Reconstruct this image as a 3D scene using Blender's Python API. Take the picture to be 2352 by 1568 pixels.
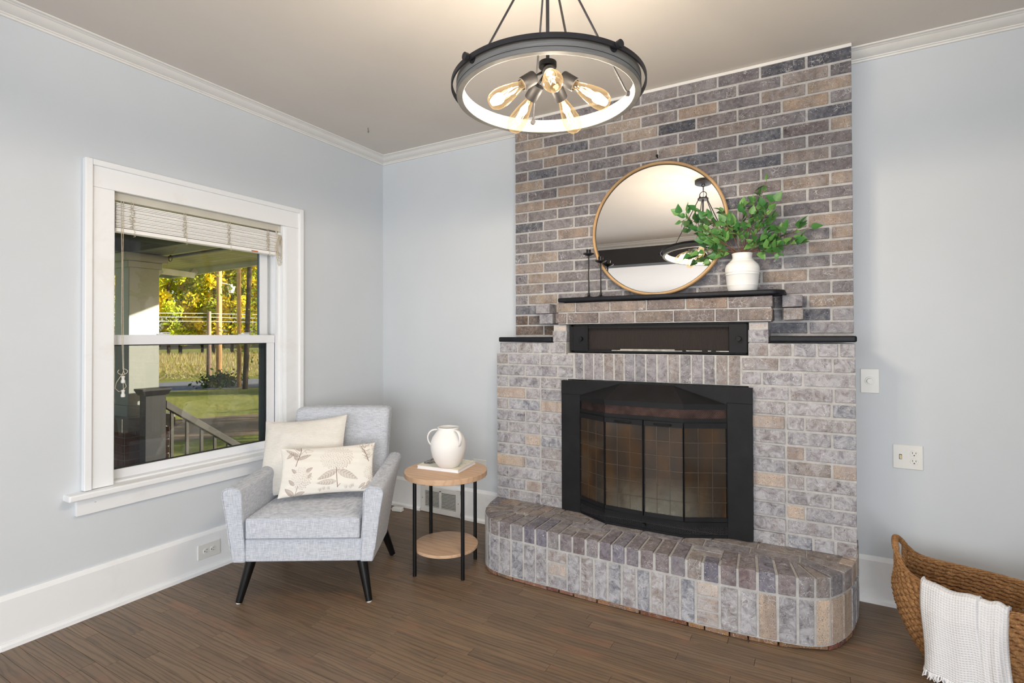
import bpy, bmesh, math, random
import numpy as np
from mathutils import Vector, Matrix

for _o in list(bpy.data.objects):
    bpy.data.objects.remove(_o)
S = bpy.context.scene
COL = S.collection
PI = math.pi

# ------------------------------------------------------------------ camera
CAM = (3.011, -3.1834, 1.3216)
cd = bpy.data.cameras.new('camera')
cam = bpy.data.objects.new('camera', cd)
COL.objects.link(cam)
cd.sensor_width = 36.0
cd.lens = 1216.97 / 2352 * 36.0
cd.shift_x = -3.2 / 2352
cd.shift_y = -23.2 / 2352
cd.clip_start = 0.02
cd.clip_end = 400
_yaw, _pit, _rol = 0.5165, 0.0093, -0.003
_F = Vector((-math.sin(_yaw) * math.cos(_pit), math.cos(_yaw) * math.cos(_pit), math.sin(_pit)))
_R = Vector((math.cos(_yaw), math.sin(_yaw), 0))
_U = _R.cross(_F)
_R2 = _R * math.cos(_rol) + _U * math.sin(_rol)
_U2 = -_R * math.sin(_rol) + _U * math.cos(_rol)
_m = Matrix((_R2, _U2, -_F)).transposed().to_4x4()
_m.translation = Vector(CAM)
cam.matrix_world = _m
S.camera = cam

# ------------------------------------------------------------------ colour management, world, sun, area lights
S.view_settings.view_transform = 'Standard'
S.view_settings.look = 'None'
S.view_settings.exposure = 0.0
S.view_settings.gamma = 1.0
S.view_settings.use_curve_mapping = False

W = bpy.data.worlds.new('sky')
S.world = W
W.use_nodes = True
nt = W.node_tree
nt.nodes.clear()
sky = nt.nodes.new('ShaderNodeTexSky')
sky.sky_type = 'NISHITA'
sky.sun_disc = False
sky.sun_elevation = math.radians(20)
sky.sun_rotation = math.radians(30)
sky.air_density = 1.0
sky.dust_density = 2.0
bg = nt.nodes.new('ShaderNodeBackground')
bg.inputs['Strength'].default_value = 0.30
wo = nt.nodes.new('ShaderNodeOutputWorld')
nt.links.new(sky.outputs[0], bg.inputs[0])
nt.links.new(bg.outputs[0], wo.inputs[0])


def light(name, kind, loc, energy, color=(1, 1, 1), size=1.0, size_y=None, direction=None, radius=None):
    d = bpy.data.lights.new(name, kind)
    d.energy = energy
    d.color = color
    if kind == 'AREA':
        d.shape = 'RECTANGLE'
        d.size = size
        d.size_y = size_y or size
    if kind == 'SUN':
        d.angle = math.radians(0.9)
    if radius is not None:
        d.shadow_soft_size = radius
    o = bpy.data.objects.new(name, d)
    COL.objects.link(o)
    o.location = loc
    if direction is not None:
        o.rotation_euler = Vector(direction).to_track_quat('-Z', 'Y').to_euler()
    return o


light('sun', 'SUN', (8, 14, 10), 19.0, (1.0, 0.91, 0.76), direction=(-0.70, -0.62, -0.31))
# added fill lamps in the room behind the camera, which has no windows
light('rear_fill_light', 'AREA', (2.0, -6.2, 1.15), 84, (0.95, 0.975, 1.0), 3.6, 1.7, direction=(-0.14, 1, -0.04))
light('side_fill_light', 'AREA', (4.15, -5.1, 1.25), 120, (0.97, 0.985, 1.0), 1.6, 1.7, direction=(-0.86, 0.52, 0.0))  # added fill, aimed through the opening to brighten the left wall
BULB_W = 12.0

# ------------------------------------------------------------------ helpers
def lin(c):
    c = c / 255.0
    return c / 12.92 if c <= 0.04045 else ((c + 0.055) / 1.055) ** 2.4


def C3(r, g, b, k=1.0):
    return (min(1, lin(r) * k), min(1, lin(g) * k), min(1, lin(b) * k), 1.0)


MATS = {}


class NT:
    """tiny node-tree helper"""
    def __init__(s, name):
        s.m = bpy.data.materials.new(name)
        s.m.use_nodes = True
        s.t = s.m.node_tree
        s.t.nodes.clear()
        s.out = s.t.nodes.new('ShaderNodeOutputMaterial')
        MATS[name] = s.m

    def n(s, typ, **kw):
        nd = s.t.nodes.new(typ)
        for k, v in kw.items():
            if k.startswith('_'):
                setattr(nd, k[1:], v)
            else:
                key = int(k[1:]) if (k[0] == 'i' and k[1:].isdigit()) else k
                if hasattr(v, 'links') or isinstance(v, bpy.types.NodeSocket):
                    s.t.links.new(v, nd.inputs[key])
                else:
                    nd.inputs[key].default_value = v
        return nd

    def math(s, op, a, b=None, clamp=False):
        nd = s.t.nodes.new('ShaderNodeMath')
        nd.operation = op
        nd.use_clamp = clamp
        for i, v in enumerate((a, b)):
            if v is None:
                continue
            if isinstance(v, bpy.types.NodeSocket):
                s.t.links.new(v, nd.inputs[i])
            else:
                nd.inputs[i].default_value = v
        return nd.outputs[0]

    def mix(s, f, a, b, mode='MIX'):
        nd = s.t.nodes.new('ShaderNodeMix')
        nd.data_type = 'RGBA'
        nd.blend_type = mode
        for i, v in ((0, f), (6, a), (7, b)):
            if isinstance(v, bpy.types.NodeSocket):
                s.t.links.new(v, nd.inputs[i])
            else:
                nd.inputs[i].default_value = v
        return nd.outputs[2]

    def ramp(s, f, stops):
        nd = s.t.nodes.new('ShaderNodeMapRange')
        nd.inputs[1].default_value = stops[0]
        nd.inputs[2].default_value = stops[1]
        nd.inputs[3].default_value = stops[2] if len(stops) > 2 else 0.0
        nd.inputs[4].default_value = stops[3] if len(stops) > 2 else 1.0
        s.t.links.new(f, nd.inputs[0])
        return nd.outputs[0]

    def coords(s, kind='Object', scale=(1, 1, 1), loc=None):
        tc = s.t.nodes.new('ShaderNodeTexCoord')
        mp = s.t.nodes.new('ShaderNodeMapping')
        mp.inputs['Scale'].default_value = scale
        s.t.links.new(tc.outputs[kind], mp.inputs['Vector'])
        if loc is not None:
            s.t.links.new(loc, mp.inputs['Location'])
        return mp.outputs[0]

    def noise(s, vec, scale, detail=3.0, rough=0.5, dist=0.0):
        nd = s.t.nodes.new('ShaderNodeTexNoise')
        nd.inputs['Scale'].default_value = scale
        nd.inputs['Detail'].default_value = detail
        nd.inputs['Roughness'].default_value = rough
        nd.inputs['Distortion'].default_value = dist
        s.t.links.new(vec, nd.inputs['Vector'])
        return nd.outputs[0]

    def bump(s, h, strength=0.3, dist=0.002):
        nd = s.t.nodes.new('ShaderNodeBump')
        nd.inputs['Strength'].default_value = strength
        nd.inputs['Distance'].default_value = dist
        s.t.links.new(h, nd.inputs['Height'])
        return nd.outputs[0]

    def bsdf(s, color, rough=0.6, normal=None, **kw):
        nd = s.n('ShaderNodeBsdfPrincipled', **kw)
        for k, v in (('Base Color', color), ('Roughness', rough)):
            if isinstance(v, bpy.types.NodeSocket):
                s.t.links.new(v, nd.inputs[k])
            else:
                nd.inputs[k].default_value = v
        if normal is not None:
            s.t.links.new(normal, nd.inputs['Normal'])
        s.t.links.new(nd.outputs[0], s.out.inputs[0])
        return nd


def simple(name, rgb, rough=0.55, var=0.05, scale=8.0, bump=0.0, bscale=60.0, metal=0.0, vecscale=(1, 1, 1), spec=0.5):
    t = NT(name)
    v = t.coords('Object', vecscale)
    n1 = t.noise(v, scale, 4)
    c0 = C3(*rgb)
    dark = tuple(x * (1 - var * 2) for x in c0[:3]) + (1,)
    lite = tuple(min(1, x * (1 + var)) for x in c0[:3]) + (1,)
    c = t.mix(t.ramp(n1, (0.3, 0.7)), dark, lite)
    nm = None
    if bump > 0:
        nm = t.bump(t.noise(v, bscale, 3), bump, 0.002)
    t.bsdf(c, rough, nm, **{'Metallic': metal, 'Specular IOR Level': spec})
    return t.m


def is_root(p):
    return p is None


WM = {}


def set_parent(o, p):
    if p is None:
        return
    o.parent = p
    o.matrix_parent_inverse = WM[p.name].inverted()


def tag(o, label=None, cat=None, group=None, kind=None):
    if label:
        o['label'] = label
    if cat:
        o['category'] = cat
    if group:
        o['group'] = group
    if kind:
        o['kind'] = kind
    return o


def empty(name, loc, label=None, cat=None, group=None, kind=None, parent=None):
    o = bpy.data.objects.new(name, None)
    o.empty_display_size = 0.1
    COL.objects.link(o)
    o.location = loc
    WM[o.name] = Matrix.Translation(Vector(loc))
    set_parent(o, parent)
    return tag(o, label, cat, group, kind)


class MB:
    def __init__(s, M=None):
        s.v = []
        s.f = []
        s.M = M

    def add(s, verts, faces):
        k = len(s.v)
        if s.M is not None:
            verts = [tuple(s.M @ Vector(p)) for p in verts]
        s.v.extend(tuple(p) for p in verts)
        s.f.extend(tuple(i + k for i in f) for f in faces)
        return s

    def box(s, x0, y0, z0, x1, y1, z1):
        if x0 > x1: x0, x1 = x1, x0
        if y0 > y1: y0, y1 = y1, y0
        if z0 > z1: z0, z1 = z1, z0
        return s.add([(x0, y0, z0), (x1, y0, z0), (x1, y1, z0), (x0, y1, z0), (x0, y0, z1), (x1, y0, z1), (x1, y1, z1), (x0, y1, z1)],
                     [(0, 3, 2, 1), (4, 5, 6, 7), (0, 1, 5, 4), (1, 2, 6, 5), (2, 3, 7, 6), (3, 0, 4, 7)])

    def hexa(s, b, t):
        """b, t: four bottom and four top points, counter-clockwise from above"""
        return s.add(list(b) + list(t), [(0, 3, 2, 1), (4, 5, 6, 7), (0, 1, 5, 4), (1, 2, 6, 5), (2, 3, 7, 6), (3, 0, 4, 7)])

    def chex(s, b, t, c=0.003, jit=0.0, rng=None):
        """chamfered hexahedron"""
        P = [Vector(p) for p in list(b) + list(t)]
        if jit and rng:
            P = [p + Vector((rng.uniform(-jit, jit), rng.uniform(-jit, jit), rng.uniform(-jit, jit))) for p in P]
        faces = [(0, 3, 2, 1), (4, 5, 6, 7), (0, 1, 5, 4), (1, 2, 6, 5), (2, 3, 7, 6), (3, 0, 4, 7)]
        V = []
        idx = {}
        F = []
        for fi, f in enumerate(faces):
            ring = []
            for k in range(4):
                a, p, n = f[k], f[k - 1], f[(k + 1) % 4]
                e1 = (P[p] - P[a]).normalized() * c
                e2 = (P[n] - P[a]).normalized() * c
                idx[(fi, a)] = len(V)
                ring.append(len(V))
                V.append(P[a] + e1 + e2)
            F.append(tuple(ring))
        ed = {}
        for fi, f in enumerate(faces):
            for k in range(4):
                a, b2 = f[k], f[(k + 1) % 4]
                ed.setdefault(frozenset((a, b2)), []).append((fi, a, b2))
        for e, l in ed.items():
            (f1, a, b2), (f2, c1, d1) = l
            F.append((idx[(f1, a)], idx[(f2, a)], idx[(f2, b2)], idx[(f1, b2)]))
        for a in range(8):
            fs = [fi for fi, f in enumerate(faces) if a in f]
            n = sum((P[j] for j in range(8)), Vector()) / 8
            tri = [idx[(fi, a)] for fi in fs]
            q = [V[i] for i in tri]
            if (q[1] - q[0]).cross(q[2] - q[0]).dot(P[a] - n) < 0:
                tri.reverse()
            F.append(tuple(tri))
        return s.add(V, F)

    def cyl(s, p0, p1, r0, r1=None, n=16, caps=True):
        r1 = r0 if r1 is None else r1
        p0, p1 = Vector(p0), Vector(p1)
        d = (p1 - p0).normalized()
        a = d.orthogonal().normalized()
        b = d.cross(a)
        V = []
        for p, r in ((p0, r0), (p1, r1)):
            for i in range(n):
                t = 2 * PI * i / n
                V.append(p + (a * math.cos(t) + b * math.sin(t)) * r)
        F = [(i, (i + 1) % n, n + (i + 1) % n, n + i) for i in range(n)]
        if caps:
            F += [tuple(range(n - 1, -1, -1)), tuple(range(n, 2 * n))]
        return s.add(V, F)

    def tube(s, pts, r, n=8, closed=False, caps=True, flat=None):
        pts = [Vector(p) for p in pts]
        m = len(pts)
        rs = r if isinstance(r, (list, tuple)) else [r] * m
        V = []
        ref = None
        for i, p in enumerate(pts):
            a = pts[(i - 1) % m] if (closed or i > 0) else pts[i]
            c = pts[(i + 1) % m] if (closed or i < m - 1) else pts[i]
            d = (c - a)
            d = d.normalized() if d.length > 1e-9 else Vector((0, 0, 1))
            if ref is None:
                ref = d.orthogonal().normalized()
            ref = (ref - d * ref.dot(d))
            ref = ref.normalized() if ref.length > 1e-6 else d.orthogonal().normalized()
            b = d.cross(ref)
            for k in range(n):
                t = 2 * PI * k / n
                V.append(p + (ref * math.cos(t) + b * math.sin(t)) * rs[i])
        F = []
        for i in range(m if closed else m - 1):
            j = (i + 1) % m
            for k in range(n):
                F.append((i * n + k, i * n + (k + 1) % n, j * n + (k + 1) % n, j * n + k))
        if caps and not closed:
            F += [tuple(range(n - 1, -1, -1)), tuple(range((m - 1) * n, m * n))]
        return s.add(V, F)

    def lathe(s, prof, c=(0, 0, 0), n=32, capb=True, capt=True, sx=1.0, sy=1.0):
        """prof: list of (radius, z)"""
        V = []
        for r, z in prof:
            for i in range(n):
                t = 2 * PI * i / n
                V.append((c[0] + r * sx * math.cos(t), c[1] + r * sy * math.sin(t), c[2] + z))
        F = []
        for j in range(len(prof) - 1):
            for i in range(n):
                F.append((j * n + i, j * n + (i + 1) % n, (j + 1) * n + (i + 1) % n, (j + 1) * n + i))
        if capb:
            F.append(tuple(range(n - 1, -1, -1)))
        if capt:
            F.append(tuple(range((len(prof) - 1) * n, len(prof) * n)))
        return s.add(V, F)

    def prism(s, poly, z0, z1):
        n = len(poly)
        V = [(x, y, z0) for x, y in poly] + [(x, y, z1) for x, y in poly]
        F = [(i, (i + 1) % n, n + (i + 1) % n, n + i) for i in range(n)]
        F += [tuple(range(n - 1, -1, -1)), tuple(range(n, 2 * n))]
        return s.add(V, F)

    def extrude(s, prof, path):
        """prof: list of (d, z) swept along path of (origin(x,y), out(x,y)) stations; closed profile"""
        n = len(prof)
        V = []
        for (ox, oy), (ux, uy) in path:
            for d, z in prof:
                V.append((ox + ux * d, oy + uy * d, z))
        F = []
        for j in range(len(path) - 1):
            for i in range(n):
                F.append((j * n + i, j * n + (i + 1) % n, (j + 1) * n + (i + 1) % n, (j + 1) * n + i))
        F += [tuple(range(n)), tuple(range(len(path) * n - 1, (len(path) - 1) * n - 1, -1))]
        return s.add(V, F)

    def mesh(s, name, smooth=None):
        me = bpy.data.meshes.new(name)
        me.from_pydata(s.v, [], s.f)
        me.update()
        bm = bmesh.new()
        bm.from_mesh(me)
        bmesh.ops.recalc_face_normals(bm, faces=bm.faces)
        bm.to_mesh(me)
        bm.free()
        if smooth is not None:
            me.polygons.foreach_set('use_smooth', [True] * len(me.polygons))
            me.set_sharp_from_angle(angle=math.radians(smooth))
        return me

    def build(s, name, mat, parent=None, smooth=None, bevel=None, seg=2, subsurf=0):
        me = s.mesh(name, smooth)
        o = bpy.data.objects.new(name, me)
        COL.objects.link(o)
        if mat is not None:
            me.materials.append(MATS[mat] if isinstance(mat, str) else mat)
        WM[o.name] = Matrix.Identity(4)
        set_parent(o, parent)
        if bevel:
            b = o.modifiers.new('bevel', 'BEVEL')
            b.width = bevel
            b.segments = seg
            b.limit_method = 'ANGLE'
            b.angle_limit = math.radians(35)
            if smooth is None:
                me.polygons.foreach_set('use_smooth', [True] * len(me.polygons))
                b.harden_normals = True
                me.set_sharp_from_angle(angle=math.radians(50)) if seg < 2 else None
        if subsurf:
            b = o.modifiers.new('sub', 'SUBSURF')
            b.levels = subsurf
            b.render_levels = subsurf
        return o


def link_mesh(name, me, loc, parent, rot=None):
    o = bpy.data.objects.new(name, me)
    COL.objects.link(o)
    o.location = loc
    if rot is not None:
        o.rotation_euler = rot
        WM[o.name] = Matrix.Translation(Vector(loc)) @ o.rotation_euler.to_matrix().to_4x4()
    else:
        WM[o.name] = Matrix.Translation(Vector(loc))
    set_parent(o, parent)
    return o


# ------------------------------------------------------------------ materials
def wallpaint(name, rgb, rough=0.75, var=0.02):
    t = NT(name)
    v = t.coords('Object')
    n = t.noise(v, 1.6, 4, 0.6)
    c0 = C3(*rgb)
    c = t.mix(t.ramp(n, (0.35, 0.7)), tuple(x * (1 - var) for x in c0[:3]) + (1,), tuple(min(1, x * (1 + var)) for x in c0[:3]) + (1,))
    sp = t.noise(v, 70, 2, 0.5)
    c = t.mix(t.ramp(sp, (0.76, 0.79, 0, 0.25)), c, (0.35, 0.33, 0.30, 1))
    t.bsdf(c, rough, t.bump(t.noise(v, 180, 3), 0.12, 0.001), **{'Specular IOR Level': 0.25})


wallpaint('wall_paint', (211, 216, 221))
wallpaint('ceiling_paint', (216, 210, 203), 0.8)
wallpaint('charcoal_paint', (70, 69, 70), 0.7)


def trimpaint(name, rgb, grime=0.5):
    t = NT(name)
    v = t.coords('Object')
    c0 = C3(*rgb)
    n = t.noise(v, 3.5, 5, 0.65, 0.4)
    c = t.mix(t.ramp(n, (0.55, 0.8, 0, grime)), c0, C3(198, 182, 160))
    sp = t.noise(v, 42, 2, 0.5)
    c = t.mix(t.ramp(sp, (0.80, 0.82, 0, 0.5)), c, (0.10, 0.09, 0.08, 1))
    t.bsdf(c, 0.38, t.bump(t.noise(v, 60, 3), 0.06, 0.001))


trimpaint('trim_paint', (240, 242, 244), 0.22)
trimpaint('crown_paint', (232, 230, 226), 0.2)
simple('sash_vinyl', (236, 238, 242), 0.35, 0.01)
simple('screen_frame', (92, 104, 112), 0.5, 0.05)
simple('black_gasket', (34, 36, 38), 0.6)
simple('plastic_plate', (226, 226, 222), 0.35, 0.01)
simple('plastic_ivory', (214, 200, 160), 0.35, 0.01)
simple('slot_dark', (40, 38, 36), 0.6)
simple('blind_white', (252, 251, 248), 0.5, 0.01, 20)
simple('blind_rail', (206, 202, 190), 0.45, 0.03)
simple('cord', (206, 196, 176), 0.85, 0.08, 120)
simple('sticker_orange', (196, 104, 62), 0.5)
simple('black_leg', (12, 12, 13), 0.38, 0.1, spec=0.35)
simple('black_metal', (14, 14, 16), 0.42, 0.1, spec=0.35)
simple('chandelier_metal', (40, 40, 44), 0.5, 0.08, 30, spec=0.35)
simple('socket_metal', (26, 25, 26), 0.55, 0.05, spec=0.2)
simple('stove_black', (22, 22, 25), 0.6, 0.22, 9, 0.12, 300, spec=0.28)
simple('stove_dark', (12, 12, 13), 0.55, 0.15, 9, spec=0.3)
simple('slate_slab', (20, 22, 30), 0.5, 0.25, 16, 0.35, 90, spec=0.3)
simple('ceramic_white', (240, 239, 237), 0.55, 0.02, 5, 0.05, 90)
simple('paper', (240, 240, 244), 0.7, 0.02, vecscale=(1, 1, 60))
simple('oak_mirror', (196, 158, 112), 0.5, 0.08, 14, vecscale=(1, 1, 1))
simple('rubber_foot', (80, 70, 55), 0.7)
simple('white_tape', (232, 232, 230), 0.6)
simple('grate_dark', (26, 24, 23), 0.7)
simple('log_bark', (108, 92, 78), 0.9, 0.2, 30, 0.6, 60)
simple('ash_rock', (196, 196, 192), 0.9, 0.15, 30, 0.5, 80)
simple('vent_paint', (222, 222, 218), 0.4, 0.02)
simple('concrete_cap', (150, 146, 136), 0.85, 0.1, 12, 0.3, 80)
simple('column_paint', (168, 171, 162), 0.6, 0.03, 5)
simple('beam_paint', (84, 88, 94), 0.6, 0.05, 5)
simple('soffit_paint', (150, 144, 120), 0.6, 0.05, 6)
simple('gutter_metal', (176, 180, 176), 0.5, 0.04, 5)
simple('trash_plastic', (44, 44, 46), 0.5, 0.05)
simple('rail_paint', (84, 81, 74), 0.55, 0.12, 10)
simple('porch_floor', (122, 104, 98), 0.75, 0.08, 5)
simple('porch_brick', (120, 70, 58), 0.85, 0.2, 16, 0.3, 80)
simple('pole_wood', (196, 150, 96), 0.85, 0.15, 3, 0.3, 40, vecscale=(6, 6, 0.6))
simple('pole_grey', (150, 122, 104), 0.85, 0.15, 3, 0.3, 40, vecscale=(6, 6, 0.6))
simple('bark', (92, 76, 60), 0.95, 0.25, 3, 0.5, 30, vecscale=(5, 5, 0.8))
simple('road_asphalt', (160, 160, 166), 0.9, 0.08, 1.5)
simple('wire_white', (225, 225, 225), 0.6)

# mirror
t = NT('mirror_glass')
t.bsdf((0.93, 0.93, 0.93, 1), 0.0, None, **{'Metallic': 1.0})

# window glass : clear thin sheet
t = NT('window_glass')
tr = t.n('ShaderNodeBsdfTransparent', Color=(0.93, 0.95, 0.95, 1))
gl = t.n('ShaderNodeBsdfGlossy', Roughness=0.0, Color=(1, 1, 1, 1))
fr = t.n('ShaderNodeFresnel', IOR=1.5)
mx = t.n('ShaderNodeMixShader', Fac=t.math('MULTIPLY', fr.outputs[0], 0.85))
t.t.links.new(tr.outputs[0], mx.inputs[1])
t.t.links.new(gl.outputs[0], mx.inputs[2])
t.t.links.new(mx.outputs[0], t.out.inputs[0])

# insect screen outside the lower sash
t = NT('insect_screen')
tr = t.n('ShaderNodeBsdfTransparent', Color=(1, 1, 1, 1))
df = t.n('ShaderNodeBsdfDiffuse', Color=(0.03, 0.03, 0.03, 1))
mx = t.n('ShaderNodeMixShader', Fac=0.42)
t.t.links.new(tr.outputs[0], mx.inputs[1])
t.t.links.new(df.outputs[0], mx.inputs[2])
t.t.links.new(mx.outputs[0], t.out.inputs[0])

# smoky stove glass
t = NT('stove_glass')
v = t.coords('Object')
n = t.noise(v, 5, 5, 0.6, 0.6)
n2 = t.noise(t.coords('Object', (6, 6, 1.2)), 2.2, 3, 0.6)
sxyz = t.n('ShaderNodeSeparateXYZ')
t.t.links.new(v, sxyz.inputs[0])
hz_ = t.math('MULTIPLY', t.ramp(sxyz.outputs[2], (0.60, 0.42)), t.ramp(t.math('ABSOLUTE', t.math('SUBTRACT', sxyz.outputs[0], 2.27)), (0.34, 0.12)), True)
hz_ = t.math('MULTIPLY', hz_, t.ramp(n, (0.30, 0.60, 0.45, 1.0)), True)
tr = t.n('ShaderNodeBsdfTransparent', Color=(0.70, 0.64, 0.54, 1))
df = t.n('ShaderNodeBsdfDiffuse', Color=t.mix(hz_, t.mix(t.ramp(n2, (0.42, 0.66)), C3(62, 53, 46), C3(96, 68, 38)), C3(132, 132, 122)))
m1 = t.n('ShaderNodeMixShader', Fac=t.ramp(n, (0.25, 0.75, 0.30, 0.70)))
t.t.links.new(tr.outputs[0], m1.inputs[1])
t.t.links.new(df.outputs[0], m1.inputs[2])
gl = t.n('ShaderNodeBsdfGlossy', Roughness=0.12, Color=(0.9, 0.9, 0.9, 1))
fr = t.n('ShaderNodeFresnel', IOR=1.5)
mx = t.n('ShaderNodeMixShader', Fac=t.math('MULTIPLY', fr.outputs[0], 1.3))
t.t.links.new(m1.outputs[0], mx.inputs[1])
t.t.links.new(gl.outputs[0], mx.inputs[2])
t.t.links.new(mx.outputs[0], t.out.inputs[0])

# amber bulb glass
t = NT('bulb_glass')
tr = t.n('ShaderNodeBsdfTransparent', Color=(1.0, 0.90, 0.74, 1))
gl = t.n('ShaderNodeBsdfGlossy', Roughness=0.03, Color=(1, 0.9, 0.75, 1))
em = t.n('ShaderNodeEmission', Color=(1.0, 0.66, 0.32, 1), Strength=1.3)
lw = t.n('ShaderNodeLayerWeight', Blend=0.35)
m0 = t.n('ShaderNodeMixShader', Fac=t.math('MULTIPLY', lw.outputs[1], 0.55))
t.t.links.new(tr.outputs[0], m0.inputs[1])
t.t.links.new(em.outputs[0], m0.inputs[2])
mx = t.n('ShaderNodeMixShader', Fac=0.10)
t.t.links.new(m0.outputs[0], mx.inputs[1])
t.t.links.new(gl.outputs[0], mx.inputs[2])
t.t.links.new(mx.outputs[0], t.out.inputs[0])
t = NT('filament')
em = t.n('ShaderNodeEmission', Color=(1.0, 0.72, 0.40, 1), Strength=30.0)
t.t.links.new(em.outputs[0], t.out.inputs[0])

# chandelier weathered wood ring
t = NT('weathered_wood')
v = t.coords('Object', (1, 1, 14))
n = t.noise(v, 9, 5, 0.6, 0.3)
t.bsdf(t.mix(n, C3(82, 82, 82), C3(138, 138, 136)), 0.7, t.bump(n, 0.3, 0.001))

# mortar and brick
t = NT('mortar')
v = t.coords('Object')
n = t.noise(v, 30, 4, 0.7)
t.bsdf(t.mix(t.ramp(n, (0.3, 0.7)), C3(168, 166, 164), C3(196, 194, 192)), 0.9, t.bump(t.noise(v, 160, 3), 0.5, 0.002))

t = NT('brick')
oi = t.n('ShaderNodeObjectInfo')
off = t.n('ShaderNodeVectorMath', _operation='SCALE')
cmb = t.n('ShaderNodeCombineXYZ', X=oi.outputs['Random'], Y=oi.outputs['Random'], Z=oi.outputs['Random'])
t.t.links.new(cmb.outputs[0], off.inputs[0])
off.inputs['Scale'].default_value = 37.0
v = t.coords('Object', (1, 1, 1), off.outputs[0])
base = oi.outputs['Color']
wash = oi.outputs['Alpha']
n1 = t.noise(v, 16, 4, 0.65, 0.4)
n2 = t.noise(v, 240, 2, 0.6)
n4 = t.noise(v, 60, 3, 0.6)
dk = t.mix(1.0, base, (0.60, 0.58, 0.62, 1), 'MULTIPLY')
vb = t.coords('Object', (1, 1, 0.12), off.outputs[0])
bandn = t.noise(vb, 17, 2, 0.5)
c = t.mix(t.ramp(bandn, (0.50, 0.64, 0, 0.8)), base, dk)
lt = t.mix(1.0, base, (1.35, 1.25, 1.15, 1), 'MULTIPLY')
c = t.mix(t.ramp(bandn, (0.46, 0.36, 0, 0.6)), c, lt)
c = t.mix(t.ramp(n1, (0.46, 0.62, 0, 0.40)), c, dk)
nb = t.noise(v, 9, 3, 0.5)
c = t.mix(t.ramp(nb, (0.60, 0.72, 0, 0.40)), c, C3(86, 84, 94))
c = t.mix(t.ramp(n4, (0.42, 0.72, 0.0, 0.30)), c, C3(170, 162, 156))
c = t.mix(t.ramp(n2, (0.52, 0.66, 0, 0.50)), c, C3(44, 42, 46))
wn = t.noise(v, 24, 5, 0.75, 0.8)
wf = t.math('MULTIPLY', t.ramp(wn, (0.32, 0.60, 0.05, 1.0)), wash, True)
c = t.mix(wf, c, C3(196, 196, 201))
# white scratches
vo = t.n('ShaderNodeTexVoronoi', _feature='DISTANCE_TO_EDGE', Scale=32.0)
dv = t.n('ShaderNodeMix', _data_type='VECTOR')
nv = t.n('ShaderNodeTexNoise', Scale=22.0, Detail=2.0)
t.t.links.new(v, nv.inputs['Vector'])
dv.inputs[0].default_value = 0.06
t.t.links.new(v, dv.inputs[4])
t.t.links.new(nv.outputs[1], dv.inputs[5])
t.t.links.new(dv.outputs[1], vo.inputs['Vector'])
scr = t.math('MULTIPLY', t.ramp(vo.outputs[0], (0.030, 0.010)), t.ramp(t.noise(v, 11, 2), (0.55, 0.62)), True)
c = t.mix(t.math('MULTIPLY', scr, 0.5), c, C3(222, 220, 220))
# white specks and dark pits
sp = t.n('ShaderNodeTexVoronoi', Scale=150.0)
t.t.links.new(v, sp.inputs['Vector'])
spk = t.math('MULTIPLY', t.ramp(sp.outputs[0], (0.30, 0.16)), t.ramp(t.noise(v, 45, 2), (0.52, 0.60)), True)
c = t.mix(t.math('MULTIPLY', spk, 0.65), c, C3(224, 222, 220))
sp2 = t.n('ShaderNodeTexVoronoi', Scale=110.0)
sh = t.n('ShaderNodeVectorMath', _operation='ADD')
t.t.links.new(v, sh.inputs[0])
sh.inputs[1].default_value = (3.3, 7.7, 1.9)
t.t.links.new(sh.outputs[0], sp2.inputs['Vector'])
pit = t.math('MULTIPLY', t.ramp(sp2.outputs[0], (0.24, 0.12)), t.ramp(t.noise(v, 38, 2), (0.56, 0.62)), True)
c = t.mix(t.math('MULTIPLY', pit, 0.8), c, C3(46, 42, 44))
h = t.math('SUBTRACT', t.math('ADD', t.math('MULTIPLY', n4, 0.7), t.math('MULTIPLY', n2, 0.4)), t.math('MULTIPLY', pit, 0.8))
t.bsdf(c, 0.85, t.bump(h, 0.55, 0.003), **{'Specular IOR Level': 0.25})

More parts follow.
